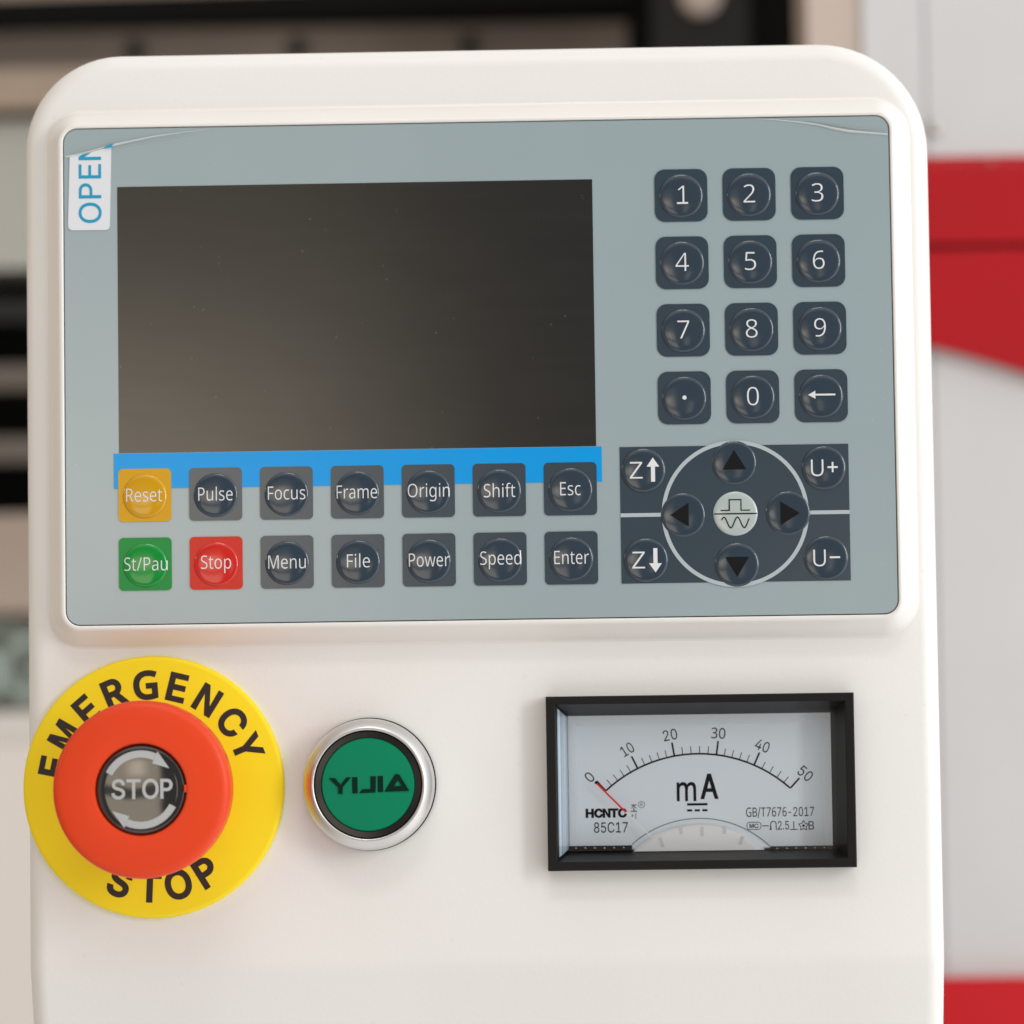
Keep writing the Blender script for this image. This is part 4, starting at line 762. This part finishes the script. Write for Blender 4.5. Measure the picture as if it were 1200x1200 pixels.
def arc_arrow(sgn):
    R0, R1 = 7.3, 8.95
    a0, a1 = (153, 66) if sgn > 0 else (333, 246)
    N = 18; inner = []; outer = []
    for i in range(N + 1):
        a = math.radians(a0 + (a1 - a0) * i / N)
        inner.append((RX + R0 * math.cos(a), RY + (R0 * math.sin(a)))); outer.append((RX + R1 * math.cos(a), RY + R1 * math.sin(a)))
    for i in range(N):
        mb.poly([inner[i], inner[i + 1], outer[i + 1], outer[i]], lens_h)
    am = math.radians(a1); at = math.radians(a1 - 30)
    rm = (R0 + R1) / 2
    q = lambda r, a: (RX + r * math.cos(a), RY + r * math.sin(a))
    A_, B_, C_ = q(R0 - 0.75, am), q(rm, at), q(R1 + 0.55, am)
    up = lambda x, y: lens_h(x, y) + 0.05
    bl = lambda i, j: (C_[0] + (A_[0] - C_[0]) * i / 5 + (B_[0] - C_[0]) * j / 5, C_[1] + (A_[1] - C_[1]) * i / 5 + (B_[1] - C_[1]) * j / 5)
    for i in range(5):
        for j in range(5 - i):
            mb.poly([bl(i, j), bl(i + 1, j), bl(i, j + 1)], up)
            if i + j < 4: mb.poly([bl(i + 1, j), bl(i + 1, j + 1), bl(i, j + 1)], up)
arc_arrow(1); arc_arrow(-1)
mb.build('lens_lettering', M['lens_ink'], lens, 0)
for sx in (-1, 1):
    mb = MB((RX + sx * 10.1, RY, 21)); mb.box(RX + sx * 10.6 - 0.65, RX + sx * 10.6 + 0.1, RY - 0.7, RY + 1.0, 20.5, 21.9); mb.build('key_notch', M['red'], cap_, 0)

# ------------------------------------------------------------------ green push button
GX, GY = -26.95, -96.98
pb = thing('push_button', 'round green push button in a silver metal ring', 'push button', (GX, GY, HF))
mb = MB((GX, GY, HF))
mb.lathe(GX, GY, [(15.1, HF), (15.35, HF + 0.6), (15.4, HF + 5.2), (15.32, HF + 6.1), (15.1, HF + 6.75), (14.7, HF + 7.3), (13.7, HF + 8.4), (13.4, HF + 8.65), (13.05, HF + 8.78), (12.8, HF + 8.75), (12.62, HF + 8.5), (12.55, HF + 6)], 96, False)
mb.build('bezel_ring', M['chrome'], pb, 50)
mb = MB((GX, GY, HF)); mb.lathe(GX, GY, [(15.62, HF), (15.62, HF + 1.0), (15.3, HF + 1.0)], 96, False); mb.build('contact_shade', M['black'], pb, 40)  # dark ring added to draw the contact shade round the silver ring
mb = MB((GX, GY, HF)); mb.lathe(GX, GY, [(12.5, HF + 2), (12.5, HF + 7.9), (12.35, HF + 8.2), (11.0, HF + 8.3), (10.9, HF + 8.0), (10.9, HF + 5)], 96, False)
mb.build('collar', M['black_gloss'], pb, 40)
mb = MB((GX, GY, HF)); mb.lathe(GX, GY, [(10.85, HF + 3), (10.85, HF + 8.25), (10.6, HF + 8.55), (8, HF + 8.75), (4, HF + 8.88), (0.3, HF + 8.9)], 96)
gl = mb.build('button_face', M['green'], pb, 40)
def gz(zx, zy): return (GX + (zx - 597) * 0.03323 - (zy - 602) * 0.0005, GY - (zy - 602) * 0.0331 - (zx - 597) * 0.00046)
mb = MB((GX, GY, HF)); gh = HF + 9.0
for q in ([(322, 557), (366, 556), (405, 603), (388, 622)], [(405, 603), (445, 552), (479, 551), (421, 620)], [(388, 622), (405, 603), (421, 620), (420, 668), (389, 668)],
          [(485, 551), (524, 549), (526, 664), (489, 665)], [(614, 544), (653, 543), (652, 632), (615, 633)], [(652, 632), (651, 658), (535, 663), (558, 634), (615, 633)],
          [(665, 542), (703, 540), (705, 654), (667, 655)], [(713, 652), (788, 529), (807, 570), (757, 651)], [(788, 529), (816, 529), (889, 646), (841, 618), (807, 570)],
          [(757, 651), (779, 614), (836, 611), (841, 618), (889, 646)]):
    mb.poly([gz(*p) for p in q][::-1], gh)
mb.build('lettering', M['green_ink'], gl, 0)

# ------------------------------------------------------------------ milliammeter
MX, MY = 50.75, -97.4
am = thing('ammeter', 'rectangular milliammeter with a pale dial in a deep black frame', 'ammeter', (MX, MY, HF))
mb = MB((MX, MY, HF))
def rr(x0, x1, y0, y1, h): return [(x1, y0, h), (x1, y1, h), (x0, y1, h), (x0, y0, h)]
fr = [rr(14.75, 86.85, -117.8, -77.05, HF - 2), rr(14.75, 86.85, -117.8, -77.05, -1.25), rr(15.0, 86.6, -117.55, -77.3, -1.0), rr(16.75, 84.9, -115.9, -78.75, -1.0), rr(16.95, 84.7, -115.7, -78.95, -1.2),
      rr(19.95, 81.75, -113.45, -81.75, -10.0)]
mb.loft(fr, False, False)
mb.build('frame', M['black'], am, 20)
D_C = (51.32 + 0.05, -72.08)
def D(zx, zy):
    """a place on the dial from its drawing, 10 drawing units to about a millimetre"""
    return (10.78 + zx * 0.067545 - zy * 0.00110, -71.51 - zx * 0.00095 - zy * 0.06735)
HD = -10.2
mb = MB((MX, MY, HD)); mb.plate([(19.2, -114.3), (82.4, -114.3), (82.4, -81), (19.2, -81)], HD - 1.5, HD)
dial = mb.build('dial', M['dial'], am, 0)
mb = MB((MX, MY, HD)); mb.loft([rr(19.5, 82.1, -113.2, -81.3, HD + 0.0), rr(19.5, 82.1, -113.2, -81.3, HD + 0.6), rr(21.6, 80.0, -113.0, -83.6, HD + 0.45), rr(22.1, 79.5, -113.0, -84.1, HD + 0.02)], False, False)
mb.build('dial_border', M['dial_rim'], dial, 20)
HI = HD + 0.06
ACX, ACY, AR = 598, 758, 478
angs = [-43.3, -26.9, -10.6, 7.1, 23.5, 41.6]
def ang_of(val):
    i = min(4, int(val // 10)); t = val / 10 - i
    return math.radians(angs[i] + (angs[i + 1] - angs[i]) * t)
def onarc(val, r): a = ang_of(val); return D(ACX + r * math.sin(a), ACY - r * math.cos(a))
mb = MB((MX, MY, HD))
mb.stroke([onarc(50 * i / 80, AR) for i in range(81)], 0.40, HI)
for k in range(26):
    val = 2 * k; major = k % 5 == 0
    mb.stroke([onarc(val, AR + 2), onarc(val, AR + (48 if major else 27))], 0.40 if major else 0.17, HI + 0.01)
mb.build('scale_marks', M['black_ink'], dial, 0)
mb = MB((MX, MY, HD))
for s, zx, zy, rot, w in (('0', 213, 362, 46, 1.6), ('10', 345, 265, 31, 3.0), ('20', 495, 214, 10, 3.3), ('30', 664, 208, -4, 3.3), ('40', 818, 252, -22, 3.3), ('50', 968, 349, -41, 3.4)):
    x, y = D(zx, zy); mb.text(s, x, y, 2.5, w, math.radians(rot), 0.0, HI)
mb.build('scale_numbers', M['black_ink'], dial, 0)
mb = MB((MX, MY, HD))
x, y = D(552, 405); mb.text('m', x, y + 0.15, 5.6, 4.6, 0, 0.012, HI, font='N')
x, y = D(632, 394); mb.text('A', x, y, 5.75, 4.3, 0, 0.010, HI)
x, y = D(590, 457); mb.box(x - 2.4, x + 2.4, y - 0.27, y + 0.27, HD, HI)
x, y = D(590, 478)
for k in (-1, 0, 1): mb.box(x + k * 1.8 - 0.6, x + k * 1.8 + 0.6, y - 0.25, y + 0.25, HD, HI)
mb.build('unit_mark', M['black_ink'], dial, 0)
mb = MB((MX, MY, HD))
x, y = D(272, 488); mb.text('HCNTC', x, y, 1.85, 9.8, 0, 0.045, HI)
x, y = D(288, 538); mb.text('85C17', x, y, 2.4, 8.0, 0, 0.002, HI)
x, y = D(368, 470)
mb.stroke([(x - 0.6, y + 0.7), (x + 0.6, y + 0.7)], 0.2, HI); mb.stroke([(x + 0.1, y + 0.65), (x - 0.55, y - 0.05)], 0.17, HI + 0.01)
mb.stroke([(x, y + 0.35), (x + 0.6, y - 0.05)], 0.17, HI + 0.015); mb.stroke([(x, y - 0.05), (x, y - 0.75)], 0.2, HI + 0.02); mb.stroke([(x - 0.75, y - 0.75), (x + 0.75, y - 0.75)], 0.2, HI + 0.025)
x, y = D(370, 498)
mb.stroke([(x - 0.5, y + 0.5), (x - 0.5, y - 0.5)], 0.1, HI); mb.stroke([(x + 0.35, y + 0.7), (x + 0.35, y - 0.7)], 0.1, HI); mb.stroke([(x - 0.6, y + 0.1), (x - 0.1, y + 0.1)], 0.1, HI + 0.01)
x, y = D(395, 458); mb.stroke([p for p in circle(x, y, 0.75, 24)], 0.10, HI, True); mb.text('R', x, y, 0.70, None, 0, 0, HI)
mb.build('model_lettering', M['black_ink'], dial, 0)
mb = MB((MX, MY, HD))
x, y = D(879, 483); mb.text('GB/T7676-2017', x, y, 2.15, 16.0, 0, 0.0, HI)
x, y = D(788, 532); mb.stroke(rrect(x, y, 3.3, 1.7, 0.6, 5), 0.14, HI, True); mb.text('MC', x, y, 0.95, 2.1, 0, 0.01, HI)
x, y = D(829, 532); mb.stroke([(x - 0.75, y), (x + 0.75, y)], 0.2, HI)
x, y = D(856, 531); mb.stroke([(x - 1.0, y - 0.95), (x - 0.65, y - 0.95), (x - 0.65, y + 0.45), (x - 0.4, y + 0.9), (x, y + 1.05), (x + 0.4, y + 0.9), (x + 0.65, y + 0.45), (x + 0.65, y - 0.95), (x + 1.0, y - 0.95)], 0.18, HI)
x, y = D(891, 530); mb.text('2.5', x, y, 2.0, 2.6, 0, 0.0, HI)
x, y = D(927, 532); mb.stroke([(x - 0.9, y - 0.85), (x + 0.9, y - 0.85)], 0.2, HI); mb.stroke([(x, y - 0.7), (x, y + 1.05)], 0.2, HI + 0.01)
x, y = D(961, 531)
st = []
for i in range(10):
    a = PI / 2 + PI * i / 5; r_ = 1.2 if i % 2 == 0 else 0.68
    st.append((x + r_ * math.cos(a), y + r_ * math.sin(a)))
mb.stroke(st, 0.17, HI, True); mb.poly(circle(x, y, 0.3, 12), HI)
x, y = D(988, 530); mb.text('B', x, y, 2.0, 1.3, 0, 0.0, HI)
mb.build('standard_lettering', M['black_ink'], dial, 0)
# moulded cover over the pivot
def arcpts(cx, cy, r, x0, x1, N=40):
    a0, a1 = math.asin((x0 - cx) / r), math.asin((x1 - cx) / r)
    return [D(cx + r * math.sin(a0 + (a1 - a0) * i / N), cy - r * math.cos(a0 + (a1 - a0) * i / N)) for i in range(N + 1)]
mb = MB((MX, MY, HD))
o_ = arcpts(598, 854, 330, 372, 824)
base_y = D(598, 618)[1]
pts = [p for p in o_ if p[1] > base_y]
pts = [(pts[0][0] - 0.4, base_y)] + pts + [(pts[-1][0] + 0.4, base_y)]
pts = pts[::-1]
ins = lambda g: [(x + (MX + 0.4 - x) * g * 0.06, max(base_y, y - g * 0.9) if y > base_y + 0.05 else y) for x, y in pts]
mb.loft([[(x, y, HD) for x, y in pts], [(x, y, HD + 0.9) for x, y in pts], [(x, y, HD + 1.5) for x, y in ins(0.5)], [(x, y, HD + 1.7) for x, y in ins(1.2)]])
pc = mb.build('pivot_cover', M['white_plastic'], am, 40)
mb = MB((MX, MY, HD))
for x0, y0, x1, y1 in ((530, 527, 533, 560), (606, 535, 606, 568), (688, 530, 682, 560), (458, 572, 470, 606), (748, 568, 738, 596)):
    p, q = D(x0, y0), D(x1, y1)
    mb.stroke([p, q], 0.75, HD + 1.78)
mb.build('cover_ribs', M['rib'], pc, 0)
mb = MB((MX, MY, HD)); mb.stroke(arcpts(600, 861, 355, 362, 850, 48), 0.16, HD + 0.14); mb.build('cover_outline', M['slat'], dial, 0)
# bottom strip with its row of bright pips
for x0, x1, nm in ((142, 362, 6), (845, 1062, 6)):
    a, b = D(x0, 612), D(x1, 612)
    mb = MB((MX, MY, HD)); mb.box(a[0], b[0], a[1] - 0.6, a[1] + 0.6, HD, HD + 1.2); sp = mb.build('bottom_strip', M['black_gloss'], am, 0)
    mb = MB((MX, MY, HD))
    for k in range(nm):
        xx = a[0] + (b[0] - a[0]) * (k + 0.7) / (nm + 0.6); mb.lathe(xx, a[1] + 0.05, [(0.3, HD + 1.2), (0.25, HD + 1.4), (0.05, HD + 1.5)], 12)
    mb.build('pips', M['steel'], sp, 60)
# clear side wall of the cover, drawn opaque with its bluish reflection painted on
mb = MB((MX, MY, HD))
mb.add([(17.35, -79.8, -2.2), (17.35, -114.7, -2.2), (19.75, -112.9, -9.3), (19.75, -81.9, -9.3)], [(0, 1, 2, 3)])
mb.build('side_window', M['clear'], am, 0)
nd = MB((MX, MY, HD))
tip, mid, end = D(235, 381), D(340, 484), D(432, 572)
nd.stroke([tip, mid], 0.42, HD + 2.3); 
needle = nd.build('needle', M['needle_red'], am, 0)
nd = MB((MX, MY, HD)); nd.stroke([mid, end], 0.34, HD + 2.28); nd.build('needle_shaft', M['needle_white'], needle, 0)
nd = MB((MX, MY, HD)); nd.poly(circle(tip[0], tip[1], 0.33, 12), HD + 2.4); nd.build('needle_tip', M['black_ink'], needle, 0)
mb = MB((MX, MY, HD)); mb.add([(18.6, -114.6, -7.0), (83.1, -114.6, -7.0), (83.1, -80.6, -7.0), (18.6, -80.6, -7.0)], [(0, 1, 2, 3)]); mb.build('window_pane', M['glass'], am, 0)

# ------------------------------------------------------------------ the machine behind
mc = thing('laser_machine', 'big white and red machine body behind the control box', 'machine', (130, -180, -280))
HB = -262.0
mb = MB((120, -100, HB)); mb.box(96.5, 113.3, -320, 420, HB - 60, HB); mb.build('corner_post', M['post'], mc, 20)
mb = MB((120, -100, HB)); mb.box(113.3, 131.9, -320, 420, HB - 30, HB + 1.5); mb.build('post_cover', M['panel_grey'], mc, 20)
mb = MB((200, -100, HB)); mb.box(133.1, 620, -320, 420, HB - 30, HB + 0.8); mb.build('side_panel', M['panel_grey'], mc, 20)
mb = MB((120, -100, HB)); mb.box(131.9, 133.1, -320, 420, HB - 30, HB - 0.6); mb.build('panel_seam', M['rib'], mc, 20)
# red band with a curved lower edge and a groove
def band_low(x): return 31.4 - 0.26 * (x - 133) - 0.0016 * max(0, x - 133) ** 2 if x < 230 else band_low(229.9)
xs = [100 + 5 * i for i in range(27)] + [620]
mb = MB((150, 60, HB))
o_ = [(x, band_low(x)) for x in xs] + [(x, 60.8) for x in reversed(xs)]
mb.plate(o_, HB, HB + 6)
mb.build('red_band', M['machine_red'], mc, 20)
mb = MB((150, 60, HB)); mb.box(100, 620, 60.8, 62.8, HB, HB + 3.5); mb.build('band_groove', M['machine_red_shaded'], mc, 20)
mb = MB((150, 60, HB))
mb.loft([[(100, 62.8, HB), (620, 62.8, HB), (620, 91.2, HB), (100, 91.2, HB)], [(100, 62.8, HB + 6), (620, 62.8, HB + 6), (620, 86, HB + 6), (100, 86, HB + 6)]], True)
mb.build('red_band_top', M['machine_red'], mc, 20)
mb = MB((150, -200, HB)); mb.box(100, 620, -420, -161.3, HB - 30, HB + 6); mb.build('red_base', M['machine_red_base'], mc, 20)
mb = MB((134.8, 99.3, HB)); mb.lathe(134.8, 99.3, [(2.4, HB), (2.3, HB + 2), (1.4, HB + 3), (0.1, HB + 3.2)], 24); mb.build('screw', M['steel'], mc, 50)
mb = MB((151.7, 88.3, HB)); mb.lathe(151.7, 88.0, [(1.3, HB + 2), (1.2, HB + 4.5), (0.1, HB + 4.9)], 20); mb.build('screw', M['screw_red'], mc, 50)
# the open bay
HL = -420.0
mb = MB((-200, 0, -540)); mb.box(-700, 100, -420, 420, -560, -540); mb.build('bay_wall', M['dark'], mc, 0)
mb = MB((-300, -150, HL)); mb.box(-700, 96, -420, -84.5, HL - 60, HL); mb.build('front_apron', M['apron'], mc, 20)
mb = MB((-300, -80, HL)); mb.box(-700, 96, -84.5, -75.5, HL - 60, HL + 2); mb.build('apron_lip', M['apron_lip'], mc, 20)
mb = MB((-300, -58, HL)); mb.box(-700, 96, -76, -41, HL - 60, HL - 34); mb.build('bed_front', M['pale_panel'], mc, 20)
mb = MB((-300, -80, HL)); mb.box(-700, 96, -40, -5, HL - 60, HL - 10); mb.build('bed_edge', M['bed'], mc, 20)
mb = MB((-300, 110, HL)); mb.box(-700, -140, 82, 135, HL - 40, HL - 4); mb.build('pale_panel', M['pale_panel'], mc, 20)

slats = [((63.2, 70.7), 'dark_grey', 'dark grey bar in the machine bay, topmost of three above the bed'),
         ((38.9, 47.4), 'slat', 'brown grey bar in the machine bay between two other bars'),
         ((13.2, 21.7), 'slat', 'brown grey bar in the machine bay, lowest of three above the bed')]
for (y0, y1), m, lab in slats:
    mb = MB((-300, (y0 + y1) / 2, HL)); mb.box(-700, 96, y0, y1, HL - 14, HL - 2)
    tag(mb.build('bay_bar', M[m], None, 20), lab, 'bar', 'bars across the machine bay')

rl = thing('guide_rail', 'dusty brown guide rail running along the top of the machine bay', 'rail', (-200, 150, HL))
tilt = math.radians(0.9)
mb = MB((-200, 158, HL)); mb.box(-700, 43.2, 151.5, 166, HL - 30, HL); mb.build('rail_body', M['rail_brown'], rl, 20)
mb = MB((-200, 145, HL)); mb.box(-700, 43.2, 138, 151.5, HL - 30, HL + 6); mb.build('rail_ledge', M['rail_tan'], rl, 20)
for x in (-246, -188.5, -131, -73.4, -12.8):
    mb = MB((x, 158.3, HL)); mb.lathe(x, 158.3, [(3.4, HL), (3.3, HL + 3), (2.2, HL + 3), (2.2, HL + 1), (0.1, HL + 1)], 20); mb.build('bolt', M['dark_grey'], rl, 40)
mb = MB((-200, 170, HL)); mb.box(-700, 44, 165.5, 174.5, HL - 20, HL + 14, 0.0)
bb = tag(mb.build('cross_bar', M['dark'], None, 20), 'black beam above the dusty guide rail', 'beam')
bb.rotation_euler = (0, -tilt, 0)
mb = MB((-200, 220, HL)); mb.box(-700, 44, 176.5, 330, HL - 60, HL - 6)
tag(mb.build('upper_cover', M['rail_tan'], None, 20), 'tan cover plate over the black beam', 'cover')
bk = thing('bearing_block', 'black bearing block with a round pale bolt beside the guide rail', 'bearing block', (75, 150, HL))
mb = MB((75, 150, HL)); mb.box(44.2, 104, 70, 330, HL - 40, HL + 2); mb.build('block', M['dark'], bk, 20)
mb = MB((69, 150, HL)); mb.box(52, 86, 90, 330, HL + 2, HL + 8); mb.build('cover_plate', M['dark_grey'], bk, 20)
mb = MB((69, 172, HL)); mb.lathe(69, 173, [(7.2, HL + 8), (7.2, HL + 12), (6, HL + 13.5), (0.2, HL + 13.5)], 32); mb.build('bolt', M['post'], bk, 40)
# coiled pale hose lying on the apron
mb = MB((-176, -58, HL - 20))
for k, (cx, cy, R_) in enumerate(((-184, -57, 12), (-172, -60, 10), (-192, -62, 9))):
    N = 28; rings = []
    for i in range(N):
        a = 2 * PI * i / N
        rings.append([(cx + (R_ + 2.6 * math.cos(b)) * math.cos(a), cy + (R_ + 2.6 * math.cos(b)) * math.sin(a), HL - 22 + k * 6 + 2.6 * math.sin(b)) for b in [2 * PI * q / 10 for q in range(10)]])
    rings.append(rings[0]); mb.loft(rings, False, False)
tag(mb.build('coiled_hose', M['hose'], None, 60), 'pale green coiled hose lying on the cream ledge of the machine', 'hose')
